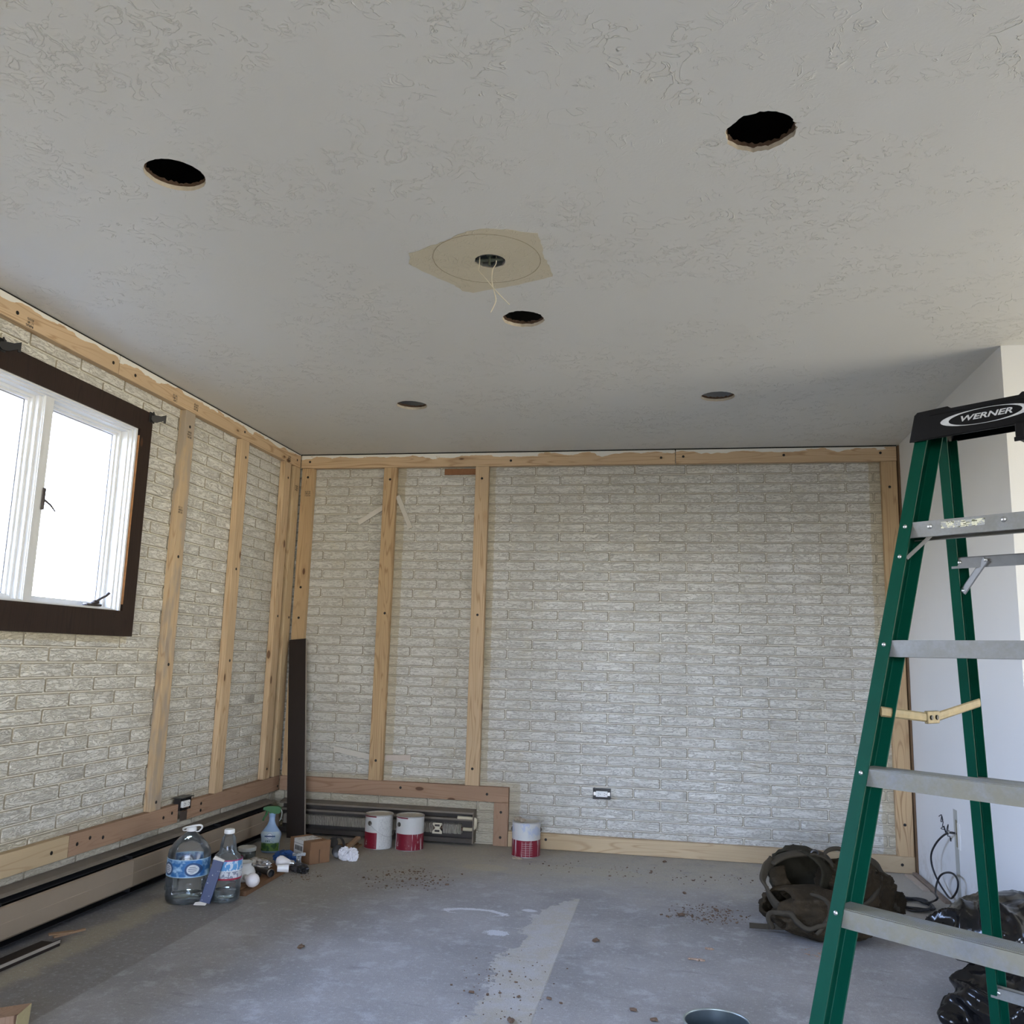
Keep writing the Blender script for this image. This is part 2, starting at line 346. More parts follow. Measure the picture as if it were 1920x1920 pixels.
# ------------------------------------------------------------------ ceiling: one sheet with the cut-outs, joist space above coloured near-black for its shade
HOLES = [(1.095, 2.062, .083, .0012), (2.695, 2.080, .085, .004), (1.897, 3.221, .082, .003), (1.100, 4.343, .082, .002), (2.696, 4.332, .083, .0015)]
BX = (1.871, 2.703, .052)
def ceiling_mesh():
    cu_ = bpy.data.curves.new('c', 'CURVE'); cu_.dimensions = '2D'; cu_.fill_mode = 'BOTH'; cu_.extrude = .0065; cu_.resolution_u = 1
    def poly(pts):
        s = cu_.splines.new('POLY'); s.points.add(len(pts)-1); s.use_cyclic_u = True
        for q, w in zip(s.points, pts): q.co = (w[0], w[1], 0, 1)
    poly([(-.2, YB-.2), (XE+.2, YB-.2), (XE+.2, D+.2), (-.2, D+.2)])
    for i, (x, y, r, j) in enumerate(HOLES):
        poly([(x+(r+rnd(-j, j))*math.cos(a), y+(r+rnd(-j, j))*math.sin(a)) for a in [2*PI*k/56 for k in range(56)]])
    poly([(BX[0]+(BX[2]+rnd(-.002, .002))*math.cos(2*PI*k/24), BX[1]+(BX[2]+rnd(-.002, .002))*math.sin(2*PI*k/24)) for k in range(24)])
    t = bpy.data.objects.new('t', cu_); C.objects.link(t); bpy.context.view_layer.update()
    me = bpy.data.meshes.new_from_object(t.evaluated_get(bpy.context.evaluated_depsgraph_get())); bpy.data.objects.remove(t)
    for v in me.vertices: v.co.z += H+.0065
    me.materials.clear(); return me
me = ceiling_mesh(); me.materials.append(m_ceil); me.materials.append(m_gyp)
for p_ in me.polygons:
    c_ = p_.center
    p_.material_index = 1 if abs(p_.normal.z) < .5 and -.1 < c_.x < XE and -2 < c_.y < D else 0
o = bpy.data.objects.new('ceiling', me); C.objects.link(o); struct(o, cat='ceiling')
b = BM(); box(b, -.2, XE+.2, YB-.2, D+.2, H+.24, H+.30)          # deck above the joists
for k in range(18): box(b, -.3+.4*k, -.3+.4*k+.038, YB-.2, D+.2, H+.0131, H+.24)
struct(obj('trim_1', b, m_void_shade), 'ceiling joists, coloured black for the shade up there, seen through the round cut-outs', 'joists')
# ragged backing rim hanging in each cut-out
for i, (x, y, r, j) in enumerate(HOLES):
    b = BM(); N = 72
    lo = [b.verts.new((x+(r+.002)*math.cos(2*PI*k/N), y+(r+.002)*math.sin(2*PI*k/N), H+.012)) for k in range(N)]
    hi = [b.verts.new((x+(r-.002+rnd(-.003, .001))*math.cos(2*PI*k/N), y+(r-.002+rnd(-.003, .001))*math.sin(2*PI*k/N), H+.022+rnd(-.003, .004))) for k in range(N)]
    for k in range(N): b.faces.new((lo[k], lo[(k+1) % N], hi[(k+1) % N], hi[k]))
    struct(obj('trim_%d' % (i+2), b, plain('brown plaster backing', (.085, .05, .03), .95, var=.5, scale=80)), cat='trim')

# ------------------------------------------------------------------ brick walls (every brick modelled, one mesh per wall)
def brick_rows(bm, s0, s1, z0, z1, ztop, pz, ps, j_even, j_odd, to3, holes=(), h=.0065):
    k = int((ztop - z1)/pz) - 2
    while True:
        zt = ztop - k*pz; zb = zt - pz
        if zt <= z0: break
        if zb < z1:
            a = j_even if k % 2 == 0 else j_odd
            sA = a + math.floor((s0-a)/ps)*ps
            while sA < s1:
                segs = [(max(sA, s0), min(sA+ps, s1))]
                for (h0, h1, hz0, hz1) in holes:
                    if zt > hz0+.01 and zb < hz1-.01:
                        ns = []
                        for (p, q) in segs:
                            if q <= h0 or p >= h1: ns.append((p, q))
                            else:
                                if p < h0: ns.append((p, h0))
                                if q > h1: ns.append((h1, q))
                        segs = ns
                for (p, q) in segs:
                    g = .0022; gb = .0022; c = .0055; jx = rnd(-.001, .001)
                    x0 = p+(g if p == sA else 0)+jx; x1 = q-(g if q == sA+ps else 0)+jx; y0 = max(zb+gb, z0); y1 = min(zt-gb, z1)
                    if x1-x0 < .012 or y1-y0 < .008: continue
                    c = min(c, (x1-x0)*.3, (y1-y0)*.3); hh = h+rnd(-.0008, .0008)
                    def ringp(i, n_):
                        X0, X1, Y0, Y1 = x0+i, x1-i, y0+i, y1-i
                        return [bm.verts.new(to3(a_, b_, n_)) for a_, b_ in ((X0+c, Y0), (X1-c, Y0), (X1, Y0+c), (X1, Y1-c), (X1-c, Y1), (X0+c, Y1), (X0, Y1-c), (X0, Y0+c))]
                    r0 = ringp(0, 0); r1 = ringp(.0032, hh*.70); r2 = ringp(.0058, hh)
                    for A, B, mi_ in ((r0, r1, 2), (r1, r2, 0)):
                        for i in range(8): bm.faces.new((A[i], A[(i+1) % 8], B[(i+1) % 8], B[i])).material_index = mi_
                    bm.faces.new(r2).material_index = 0
                sA += ps
        k += 1
HB = .0075
b = BM(); box(b, -.2, W+.14, D+T+HB, D+T+.16, 0, H, mi=1)
brick_rows(b, -.05, W+.02, 0, H, 2.283, .0616, .316, 2.711, 2.553, lambda s, z, n_: (s, D+T+HB-n_, z), h=HB)
o = obj('wall_back', b, [m_brick, m_mortar, m_joint], ang=30); struct(o)
b = BM(); WY0, WY1, WZ0, WZ1 = 1.895, 3.612, 1.272, 2.145
X1_, X0_ = WX-HB, WX-.16
box(b, X0_, X1_, YB-.2, WY0, 0, H, mi=1); box(b, X0_, X1_, WY1, D+.25, 0, H, mi=1)
box(b, X0_, X1_, WY0, WY1, 0, WZ0, mi=1); box(b, X0_, X1_, WY0, WY1, WZ1, H, mi=1)
brick_rows(b, YB, D+T, 0, H, 1.1146+.0622, .0622, .307, 3.0687, 3.2204, lambda s, z, n_: (WX-HB+n_, s, z), holes=((WY0, WY1, WZ0, WZ1),), h=HB)
struct(obj('wall_left', b, [m_brick, m_mortar, m_joint], ang=30))
# plain walls: stub on the right, its return, the far right wall with a wide window, and the wall behind the camera
b = BM(); box(b, W, W+.13, YR, D+T+.1, 0, H); struct(obj('wall_right', b, m_dry))
b = BM(); box(b, W+.001, XE+.15, YR+.0, YR+.13, 0, H)
o = obj('wall_return', b, m_dry2); struct(o)
o.location.y = .0005
b = BM(); RW = (1.55, 3.5, .15, 2.15)
box(b, XE, XE+.12, YB-.1, RW[0], 0, H); box(b, XE, XE+.12, RW[1], YR, 0, H); box(b, XE, XE+.12, RW[0], RW[1], 0, RW[2]); box(b, XE, XE+.12, RW[0], RW[1], RW[3], H)
struct(obj('wall_far_right', b, m_dry2))
b = BM(); BW = (1.2, 3.9, .25, 2.12)
box(b, -.2, BW[0], YB-.12, YB, 0, H); box(b, BW[1], XE+.1, YB-.12, YB, 0, H); box(b, BW[0], BW[1], YB-.12, YB, 0, BW[2]); box(b, BW[0], BW[1], YB-.12, YB, BW[3], H)
struct(obj('wall_rear', b, m_dry2))
# narrow stained strip closing the corner between brick and drywall
b = BM(); box(b, 3.790, 3.7995, D-.018, D+T, 0, 2.432); struct(obj('trim_7', b, plain('brown corner strip', (.13, .075, .035), .7)), 'thin dark brown strip in the right back corner', 'trim')

b = BM(); box(b, WX-.002, -.006, YB, D-.006, 2.4325, 2.4399); struct(obj('trim_8', b, m_void_shade), 'added dark strip for the shadow between ceiling and left furring boards', 'trim')  # black strip put in as the shadow line under the ceiling
b = BM(); box(b, -.006, 3.79, D+.006, D+T+.002, 2.4325, 2.4399); struct(obj('trim_9', b, m_void_shade), 'added dark strip for the shadow between ceiling and back furring boards', 'trim')  # same painted-in shadow along the back wall
# ------------------------------------------------------------------ glass
def glass(name, tint=(1, 1, 1), refl=.12, rough=.02, cloud=0.0):
    t = NT(name); t.n.remove(t.b); tr = t.new('ShaderNodeBsdfTransparent'); tr.inputs[0].default_value = (*tint, 1)
    gl = t.new('ShaderNodeBsdfGlossy'); gl.inputs['Roughness'].default_value = rough; gl.inputs[0].default_value = (1, 1, 1, 1)
    lw = t.new('ShaderNodeLayerWeight'); lw.inputs[0].default_value = refl
    f = t.math('MULTIPLY', lw.outputs['Fresnel'], 1.0, True)
    mx = t.new('ShaderNodeMixShader'); t.l.new(f, mx.inputs[0]); t.l.new(tr.outputs[0], mx.inputs[1]); t.l.new(gl.outputs[0], mx.inputs[2]); out = mx.outputs[0]
    if cloud:
        df = t.new('ShaderNodeBsdfDiffuse'); df.inputs[0].default_value = (.75, .78, .80, 1); m2 = t.new('ShaderNodeMixShader')
        f2 = t.math('MULTIPLY', t.math('ADD', t.step(t.noise(t.coord(), 35, 4), .4, .7), .25), cloud); t.l.new(f2, m2.inputs[0]); t.l.new(out, m2.inputs[1]); t.l.new(df.outputs[0], m2.inputs[2]); out = m2.outputs[0]
    t.l.new(out, t.n['Material Output'].inputs['Surface']); return t.m
m_pane = glass('window glass', refl=.15)
m_pet = glass('clear bottle plastic', (.86, .89, .90), .30, .05, .10)
m_water = glass('water', (.70, .78, .80), .3, .02, .05)

# ------------------------------------------------------------------ visible window in the left wall
b = BM(); wf = empty('window_1', (WX, (WY0+WY1)/2, WZ0), 'white vinyl casement window in dark stained casing, left wall', 'window'); wf['kind'] = 'structure'
oy = (WY0+WY1)/2
def frame(bm, ya, yb, za, zb, wd_, x0, x1):   # rectangular frame, inner side grows inwards by wd_
    box(bm, x0, x1, ya, ya+wd_, za, zb); box(bm, x0, x1, yb-wd_, yb, za, zb)
    box(bm, x0, x1, ya+wd_, yb-wd_, za, za+wd_); box(bm, x0, x1, ya+wd_, yb-wd_, zb-wd_, zb)
def wpart(name, bm, mat, par=None, **k):
    for v in bm.verts: v.co -= Vector((WX, oy, WZ0))
    return obj(name, bm, mat, par or wf, **k)
frame(b, WY0, WY1, WZ0, WZ1, .012, -.135, -.006)
frame(b, WY0+.012, WY1-.012, WZ0+.012, WZ1-.012, .006, -.135, -.022)
frame(b, WY0+.018, WY1-.018, WZ0+.018, WZ1-.018, .006, -.135, -.040)
wpart('window_frame', b, m_white)
MU = [(2.418, 2.478), (3.028, 3.088)]
b = BM()
for y0, y1 in MU:
    box(b, -.13, -.040, y0, y1, WZ0+.02, WZ1-.02, .004); box(b, -.13, -.055, y0-.012, y1+.012, WZ0+.02, WZ1-.02)
    box(b, -.042, -.036, y0+.004, y0+.012, WZ0+.02, WZ1-.02)
wpart('mullion', b, m_white)
for y0, y1 in ((WY0+.024, MU[0][0]-.012), (MU[0][1]+.012, MU[1][0]-.012), (MU[1][1]+.012, WY1-.024)):
    b = BM(); frame(b, y0, y1, WZ0+.024, WZ1-.024, .012, -.13, -.075); frame(b, y0+.012, y1-.012, WZ0+.036, WZ1-.036, .008, -.13, -.090)
    s_ = wpart('sash', b, m_white)
    b = BM(); box(b, -.112, -.108, y0+.019, y1-.019, WZ0+.042, WZ1-.042); wpart('pane', b, m_pane, s_)
    b = BM(); frame(b, y0+.0195, y1-.0195, WZ0+.0435, WZ1-.0435, .003, -.107, -.1055); wpart('shadow_line', b, plain('grey gasket', (.10, .10, .10), .6), s_)  # thin dark frame painting in the shadow between the sash steps
# stained casing boards (mitred) with an unpainted inner edge on the right
cz = (1.170, 1.284, 2.140, 2.238); cy = (1.79, 1.885, 3.622, 3.712)
def mitre(bm, quad, x0=WX+.001, x1=0.0, mi=0):
    a = [bm.verts.new((x0, y, z)) for y, z in quad]; c_ = [bm.verts.new((x1, y, z)) for y, z in quad]
    fs = [bm.faces.new(a), bm.faces.new(c_)] + [bm.faces.new((a[i], a[(i+1) % 4], c_[(i+1) % 4], c_[i])) for i in range(4)]
    for f in fs: f.material_index = mi
    return fs
for q in (((cy[0], cz[3]), (cy[3], cz[3]), (cy[2], cz[2]), (cy[1], cz[2])), ((cy[0], cz[0]), (cy[3], cz[0]), (cy[2], cz[1]), (cy[1], cz[1])),
          ((cy[0], cz[0]), (cy[1], cz[1]), (cy[1], cz[2]), (cy[0], cz[3])), ((cy[3], cz[0]), (cy[2], cz[1]), (cy[2], cz[2]), (cy[3], cz[3]))):
    b = BM(); mitre(b, q); wpart('casing', b, m_stain)
b = BM(); box(b, WX+.004, -.001, cy[2]-.0025, cy[2]-.0003, cz[1]+.03, cz[2]-.03); wpart('casing_edge', b, m_rawred)['label'] = 'unpainted reddish wood edge'
# crank and latch
b = BM(); box(b, -.045, -.020, 3.40, 3.50, WZ0+.024, WZ0+.034, .003); box(b, -.035, -.015, 3.44, 3.475, WZ0+.034, WZ0+.05, .004)
tube(b, [(-.018, 3.455, WZ0+.045), (-.008, 3.475, WZ0+.060), (-.004, 3.50, WZ0+.072), (-.002, 3.515, WZ0+.085)], [.006, .005, .005, .007], 8)
wpart('crank', b, plain('bronze crank', (.10, .085, .08), .35, .7), ang=40)
b = BM(); box(b, -.036, -.028, 3.072, 3.084, 1.66, 1.75, .002); tube(b, [(-.028, 3.08, 1.70), (-.005, 3.09, 1.68), (.012, 3.098, 1.655)], [.005, .004, .003], 8)
wpart('latch', b, plain('bronze crank', (.10, .085, .08)), ang=40)
# the windows the photo only shows by their light
def simple_window(name, vert_x, a0, a1, z0, z1, pos):
    e = empty(name, (0, 0, 0), 'large window beyond the frame', 'window'); e['kind'] = 'structure'; del e['label']
    b = BM(); w = .05
    def bx(a, c_, za, zb, d0, d1):
        if vert_x: box(b, pos+d0, pos+d1, a, c_, za, zb)
        else: box(b, a, c_, pos-d1, pos-d0, za, zb)
    bx(a0, a0+w, z0, z1, .02, .09); bx(a1-w, a1, z0, z1, .02, .09); bx(a0+w, a1-w, z0, z0+w, .02, .09); bx(a0+w, a1-w, z1-w, z1, .02, .09); bx((a0+a1)/2-w/2, (a0+a1)/2+w/2, z0+w, z1-w, .02, .09)
    obj('window_frame', b, m_white, e); b = BM(); bx(a0+w, a1-w, z0+w, z1-w, .05, .054); obj('pane', b, m_pane, e)
simple_window('window_2', True, RW[0], RW[1], RW[2], RW[3], XE)
simple_window('window_3', False, BW[0], BW[1], BW[2], BW[3], YB)

# curtain-rod brackets
def bracket(y, z, label):
    e = empty('curtain_rod_bracket', (0, y, z), label, 'bracket', group=None)
    b = BM(); box(b, 0, .004, -.012, .030, -.030, .020, .001); obj('mounting_plate', b, m_black, e)
    b = BM(); prism(b, [(0, -.016), (.0, .004), (.012, .006), (.006, .022), (.010, .024), (.018, .008), (.045, .008), (.070, .018), (.070, -.022), (.062, -.022), (.060, -.012), (.03, -.026), (.01, -.026)], -.004, .004, Matrix.Translation((.004, .0, 0)) @ Matrix.Rotation(math.radians(52), 4, 'Z'))
    obj('hook_arm', b, m_black, e)
bracket(3.690, 2.222, 'small black metal curtain rod bracket at the upper right corner of the window casing')
bracket(2.715, 2.232, 'small black curtain rod bracket at the left photo edge, on top of the window casing')

# ------------------------------------------------------------------ furring boards
def stamp_mesh(kind=0):
    b = BM(); r = random.Random(kind)
    for row in range(3):
        x = -.018
        while x < .018:
            w = r.uniform(.003, .006); z0 = row*.013
            box(b, x, x+.0012, 0, .0003, z0, z0+.010); 
            if r.random() < .7: box(b, x, x+w, 0, .0003, z0+r.choice((0, .0042, .0088)), z0+r.choice((.0012, .0054, .010)) if False else z0+.0012)
            if r.random() < .7: box(b, x, x+w, 0, .0003, z0+.0088, z0+.010)
            if r.random() < .5: box(b, x+w-.0012, x+w, 0, .0003, z0, z0+.010)
            if r.random() < .5: box(b, x, x+w, 0, .0003, z0+.0045, z0+.0057)
            x += w+.0022
    me = bpy.data.meshes.new('stamp'); b.to_mesh(me); b.free(); return me
def board(p0, p1, width, thick, face, mat, label, screws=(), stamps=(), name='furring_board', group=None, cut=0):
    """board from p0 to p1 (centre line of its front face); face = direction its front looks to"""
    p0 = Vector(p0); p1 = Vector(p1); z = (p1-p0).normalized(); L = (p1-p0).length; y = -Vector(face).normalized(); x = y.cross(z).normalized(); y = z.cross(x)
    e = bpy.data.objects.new(name, None); C.objects.link(e); e.empty_display_size = .05
    Mx = Matrix((x, y, z)).transposed().to_4x4(); Mx.translation = p0; e.matrix_world = Mx; tag(e, label, 'board', group)
    b = BM(); box(b, -width/2, width/2, 0, thick, 0, L, .0025)
    o = obj('lumber', b, mat, e)
    for (t_, off) in screws:
        b = BM(); lathe(b, [(.0001, -.0004), (.0035, -.0004), (.0038, -.0014), (.0078, -.0010), (.0082, .0002)], 14, Matrix.Translation((off, 0, t_*L if t_ <= 1 else t_)) @ Matrix.Rotation(-PI/2, 4, 'X'), cap=False)
        obj('screw', b, m_screw, e)
    for i, (t_, off, ang, k) in enumerate(stamps):
        me = stamp_mesh(k); me.materials.append(m_ink); s = bpy.data.objects.new('grade_stamp', me); C.objects.link(s); s.parent = e
        s.location = (off, -.0004, t_*L); s.rotation_euler = (0, ang, 0)
    return e
BWD = .089; zt = 2.3875; zl = .2975; Y0 = (0, -1, 0); X0 = (1, 0, 0)
# left wall (faces +x): for boards running along +y the local x points up (paint edge) 
board((0, .6, zt), (0, 3.418, zt), BWD, T-.001, X0, m_pineL, 'long pine furring board under the ceiling above the window, left wall', [(.55, 0), (.775, .01), (.985, .005)], [(.80, .005, PI/2, 1)])
board((0, 3.422, zt), (0, D-.002, zt), BWD, T-.001, X0, m_pineL, 'pine furring board under the ceiling from the window to the back left corner', [(.06, .01), (.60, .0), (.97, .0)], [(.23, 0, PI/2, 2), (.33, -.01, PI/2, 3), (.91, .0, PI/2, 4)])
def lstud(y0, mat, label, sc, st=(), z1=2.342): board((0, y0+BWD/2, .3425), (0, y0+BWD/2, z1), BWD, T-.001, X0, mat, label, sc, st, 'furring_stud')
lstud(3.992, m_pineB, 'weathered pine furring stud on the left wall, nearest to the window', [(.02, 0), (.35, 0), (.62, 0), (.96, 0)], [(.93, 0, 0, 5), (.73, -.02, 0, 6)])
lstud(4.597, m_pine, 'pine furring stud on the left wall, second from the window', [(.36, .01), (.62, .0), (.95, .01)])
lstud(5.180, m_pine, 'pine furring stud on the left wall, third from the window', [(.03, 0), (.50, .0), (.95, .01)])
lstud(5.325, m_pineY, 'narrow-looking pine furring stud on the left wall tight in the back corner', [(.05, .02), (.5, .02)], [(.92, 0, 0, 7)])
board((0, .5, zl), (0, 3.418, zl), BWD, T-.001, X0, m_pineY, 'pale yellow furring board above the baseboard heater at the left edge of the photo', [(.86, -.01), (.965, .005)])
board((0, 3.422, zl), (0, 4.245, zl), BWD, T-.001, X0, m_pineR, 'reddish furring board above the baseboard heater left of the wall outlet', [(.06, .0), (.16, -.01), (.27, .005), (.84, .0), (.93, -.01)])
board((0, 4.335, zl), (0, D-.001, zl), BWD, T-.001, X0, m_pineR, 'reddish furring board above the baseboard heater from the wall outlet to the corner', [(.12, .02), (.12, -.015), (.98, .02)])
# back wall (faces -y); boards running towards -x have local x up
board((2.488, D, zt), (.002, D, zt), BWD, T-.001, Y0, m_pineP, 'long pine furring board under the ceiling on the left part of the back wall', [(.975, 0), (.42, -.01), (.035, -.005)])
board((3.788, D, zt), (2.492, D, zt), BWD, T-.001, Y0, m_pineP, 'pine furring board under the ceiling on the right part of the back wall', [(.965, 0), (.50, .0), (.07, .005)])
def bstud(x0, x1, za, zb, mat, label, sc, st=()): board(((x0+x1)/2, D, za), ((x0+x1)/2, D, zb), BWD, T-.001, Y0, mat, label, sc, st, 'furring_stud')
bstud(.012, .101, .3425, 2.342, m_pineG, 'pine furring stud with grade stamp on the back wall, in the left corner', [(.09, 0), (.35, -.01), (.5, 0), (.60, 0), (.97, .0)], [(.905, .005, 0, 8)])
bstud(.590, .679, .3425, 2.342, m_pineG, 'golden knotty furring stud on the back wall, white slats sticking out behind it', [(.06, 0), (.52, .01), (.96, .0)])
bstud(1.212, 1.301, .3425, 2.342, m_pine, 'pine furring stud on the back wall under the small brown shim', [(.05, 0), (.52, .0), (.96, .0)])
bstud(3.697, 3.786, .0905, 2.342, m_pineG, 'pine furring stud at the right end of the back wall, behind the ladder', [(.075, 0), (.93, .0)])
board((1.487, D, zl), (.002, D, zl), BWD, T-.001, Y0, m_pineR, 'reddish furring board above the open heater on the back wall', [(.09, 0), (.46, .01)])
board((1.4425, D, .001), (1.4425, D, .252), BWD, T-.001, Y0, m_pineR, 'short upright furring block at the right end of the open heater', [(.20, 0), (.78, 0)], name='furring_block')
board((3.788, D, .046), (1.490, D, .046), BWD, T-.001, Y0, m_pineY, 'long pine furring board along the floor at the foot of the back wall', [(.03, .0), (.32, .0), (.90, .01)])

# brown shim and the white slats stuck to the bricks
def slat(name, a, c_, w, mat, label, y=D+T-.020, th=.011):
    a = Vector((a[0], y, a[1])); c_ = Vector((c_[0], y, c_[1])); z = (c_-a).normalized(); x = Vector((0, 1, 0)).cross(z)
    e = BM(); L = (c_-a).length; box(e, -w/2, w/2, 0, th, 0, L, .001); o = obj(name, e, mat)
    Mx = Matrix((x, Vector((0, 1, 0)), z)).transposed().to_4x4(); Mx.translation = a; o.matrix_world = Mx
    tag(o, label, 'slat'); return o
m_slat = plain('dirty white slat', (.60, .565, .50), .7, var=.1, scale=18)
slat('wood_shim', (1.0, 2.312), (1.21, 2.312), .040, plain('red brown shim', (.25, .115, .05), .8, var=.3), 'small red-brown wood shim under the top board on the back wall')
slat('wooden_lath', (.425, 1.975), (.60, 2.085), .033, m_slat, 'white slat sloping down to the left, high behind the golden stud')
slat('wooden_lath', (.785, 1.938), (.685, 2.155), .030, m_slat, 'white slat sloping down to the right, high behind the golden stud')
slat('wooden_lath', (.345, .520), (.60, .478), .034, m_slat, 'white slat low behind the golden stud, pointing left')
slat('wooden_lath', (.69, .478), (.855, .488), .036, plain('pinkish slat', (.58, .50, .43), .7), 'short pinkish white slat low behind the golden stud, pointing right')

# ------------------------------------------------------------------ receptacles
def outlet(loc, rz, label, left=False):
    e = empty('wall_outlet', loc, label, 'outlet', rz)
    b = BM()   # shallow open box standing proud of the bricks
    box(b, -.052, .052, -.022, .014, -.030, -.027); box(b, -.052, .052, -.022, .014, .027, .030); box(b, -.052, -.049, -.022, .014, -.027, .027); box(b, .049, .052, -.022, .014, -.027, .027); box(b, -.049, .049, .008, .014, -.027, .027)
    obj('outlet_box', b, m_black, e)
    b = BM(); box(b, -.049, .049, -.016, -.014, -.010, .010); obj('mounting_strap', b, m_steel, e)
    b = BM(); box(b, -.034, .034, -.028, -.012, -.0165, .0165, .002); o = obj('receptacle', b, m_wplast, e)
    b = BM()
    for s in (-.018, .018):
        box(b, s-.005, s+.004, -.0286, -.0279, .004, .006); box(b, s-.005, s+.003, -.0286, -.0279, -.006, -.004); lathe(b, [(.0022, 0), (.0022, .0006)], 10, Matrix.Translation((s+.009, -.0280, 0)) @ Matrix.Rotation(PI/2, 4, 'X'))
    obj('slots', b, m_black, o)
    return e
outlet((2.050, D+T-.012, .335), 0, 'white duplex outlet in a black box on the right part of the brick back wall')
e = outlet((-.012, 4.292, .338), PI/2, 'white duplex outlet in a black box above the heater on the left wall'); 
b = BM(); box(b, -.058, .058, -.034, .02, .0305, .034); obj('box_flange', b, m_black, e)
b = BM(); box(b, -.0015, .0, 4.266, 4.330, .254, .300); 
tag(obj('cable_cover', b, plain('dark brown plate', (.07, .05, .04), .8)), 'dark brown plate below the outlet on the left wall', 'plate')

# ------------------------------------------------------------------ heaters
m_beige = plain('beige heater enamel', (.31, .245, .18), .55, var=.10, scale=7, spec=.3); m_beige2 = plain('dusty heater lip', (.19, .16, .125), .7, var=.25, scale=20)
e = empty('baseboard_heater', (0, 2.6, 0), 'long beige baseboard heater with black top slot along the left wall', 'heater')
def hp(name, boxes, mat, polys=()):
    b = BM()
    for q in boxes: box(b, *q)
    for poly, y0, y1 in polys: prism(b, poly, y0, y1)
    for v in b.verts: v.co -= Vector((0, 2.6, 0))
    return obj(name, b, mat, e)
HL0, HL1 = .2, 5.30
hp('back_plate', [(WX+.001, -.028, HL0, HL1, .01, .212)], m_black)
hp('top_lip', [], m_beige2, [([(-.03, .212), (-.03, .215), (.018, .204), (.030, .196), (.030, .193), (.016, .200)], HL0, HL1)])
hp('damper', [], m_black, [([(-.026, .188), (.036, .176), (.036, .173), (-.026, .184)], HL0, HL1)])
hp('front_panel', [], m_beige, [([(.052, .172), (.062, .168), (.064, .115), (.066, .112), (.066, .058), (.050, .046), (.050, .050), (.0625, .060), (.0625, .11), (.060, .116), (.058, .165), (.052, .168)], HL0, 3.80)])
hp('front_panel', [], m_beige, [([(.052, .172), (.0615, .168), (.0635, .115), (.0655, .112), (.0655, .058), (.050, .046), (.050, .050), (.0620, .060), (.0620, .11), (.0595, .116), (.0575, .165), (.052, .168)], 3.803, HL1)])
hp('bottom_rail', [(WX+.001, .046, HL0, HL1, .018, .024)], m_black)
for y in (.6, 1.4, 2.2, 3.0, 3.8, 4.6, 5.2): hp('hanger', [(-.028, .052, y, y+.004, .03, .185)], m_black)
# uncovered fin-tube heater on the back wall
e = empty('open_heater', (.12, D, 0), 'uncovered baseboard heater with metal fins on the back wall behind the paint cans', 'heater')
OX = Vector((.12, D, 0))
def op(name, bm, mat, par=None, **k):
    for v in bm.verts: v.co -= OX
    return obj(name, bm, mat, par or e, **k)
m_dkplate = plain('dark dusty sheet metal', (.060, .050, .042), .7, var=.35, scale=15)
b = BM(); box(b, .03, 1.285, D+T-.016, D+T-.012, .01, .200); op('back_plate', b, m_dkplate)
b = BM(); prism(b, [(0, 0), (0, .003), (.062, -.010), (.064, -.020), (.060, -.020), (.058, -.012)], .03, 1.285, Matrix.Translation((0, 0, .200)) @ Matrix(((0, 1, 0, 0), (-1, 0, 0, D+T-.012), (0, 0, 1, 0), (0, 0, 0, 1)))); op('top_lip', b, m_beige2)
b = BM(); box(b, .03, 1.285, D-.045, D+T-.016, .018, .022); box(b, .03, 1.285, D-.047, D-.043, .014, .040); op('bottom_rail', b, m_dkplate)
b = BM(); box(b, .03, 1.285, D-.020, D-.014, .138, .150); box(b, .03, 1.285, D-.014, D+.02, .146, .150); op('damper_rail', b, m_beige2)
b = BM(); box(b, 1.280, 1.286, D-.048, D+T-.012, .012, .196); op('end_bracket', b, m_beige2)
b = BM(); tube(b, [(.05, D-.010, .088), (1.215, D-.010, .088)], .011, 12); op('pipe', b, plain('dull copper pipe', (.18, .12, .09), .5, .7), ang=40)
b = BM(); tube(b, smooth_path([(1.215, D-.010, .088), (1.245, D-.012, .088), (1.275, D-.020, .092), (1.292, D-.026, .110), (1.294, D-.026, .135), (1.288, D-.022, .150), (1.26, D-.018, .154), (1.18, D-.016, .155)], 5), .0105, 12); op('pipe_elbow', b, plain('cream coated pipe', (.62, .55, .40), .5), ang=50)
r_ = random.Random(3)
b = BM(); x = .06
while x < 1.20:
    if not (1.035 < x < 1.085):
        t_ = r_.uniform(-.10, .10) + .12*math.sin(x*9); box(b, x, x+.0038, D-.036, D+.016, .062, .116, M=Matrix.Translation((x, 0, .09)) @ Matrix.Rotation(t_, 4, 'Y') @ Matrix.Translation((-x, 0, -.09)))
    x += .0082
o = op('fins', b, plain('dull aluminium fins', (.40, .37, .31), .6, .1, var=.45, scale=25)); o['kind'] = 'stuff'
b = BM(); prism(b, [(-.030, .058), (.030, .058), (.031, .070), (.014, .090), (.028, .110), (.028, .120), (-.028, .120), (-.028, .110), (-.012, .090), (-.031, .070)], D-.042, D-.036, Matrix.Translation((1.06, 0, 0)))
op('pipe_cradle', b, plain('cream plastic', (.66, .60, .45), .5))
for zz in (.074, .106): b = BM(); box(b, 1.045, 1.075, D-.0428, D-.0421, zz-.006, zz+.006); op('cradle_slot', b, m_dkplate)

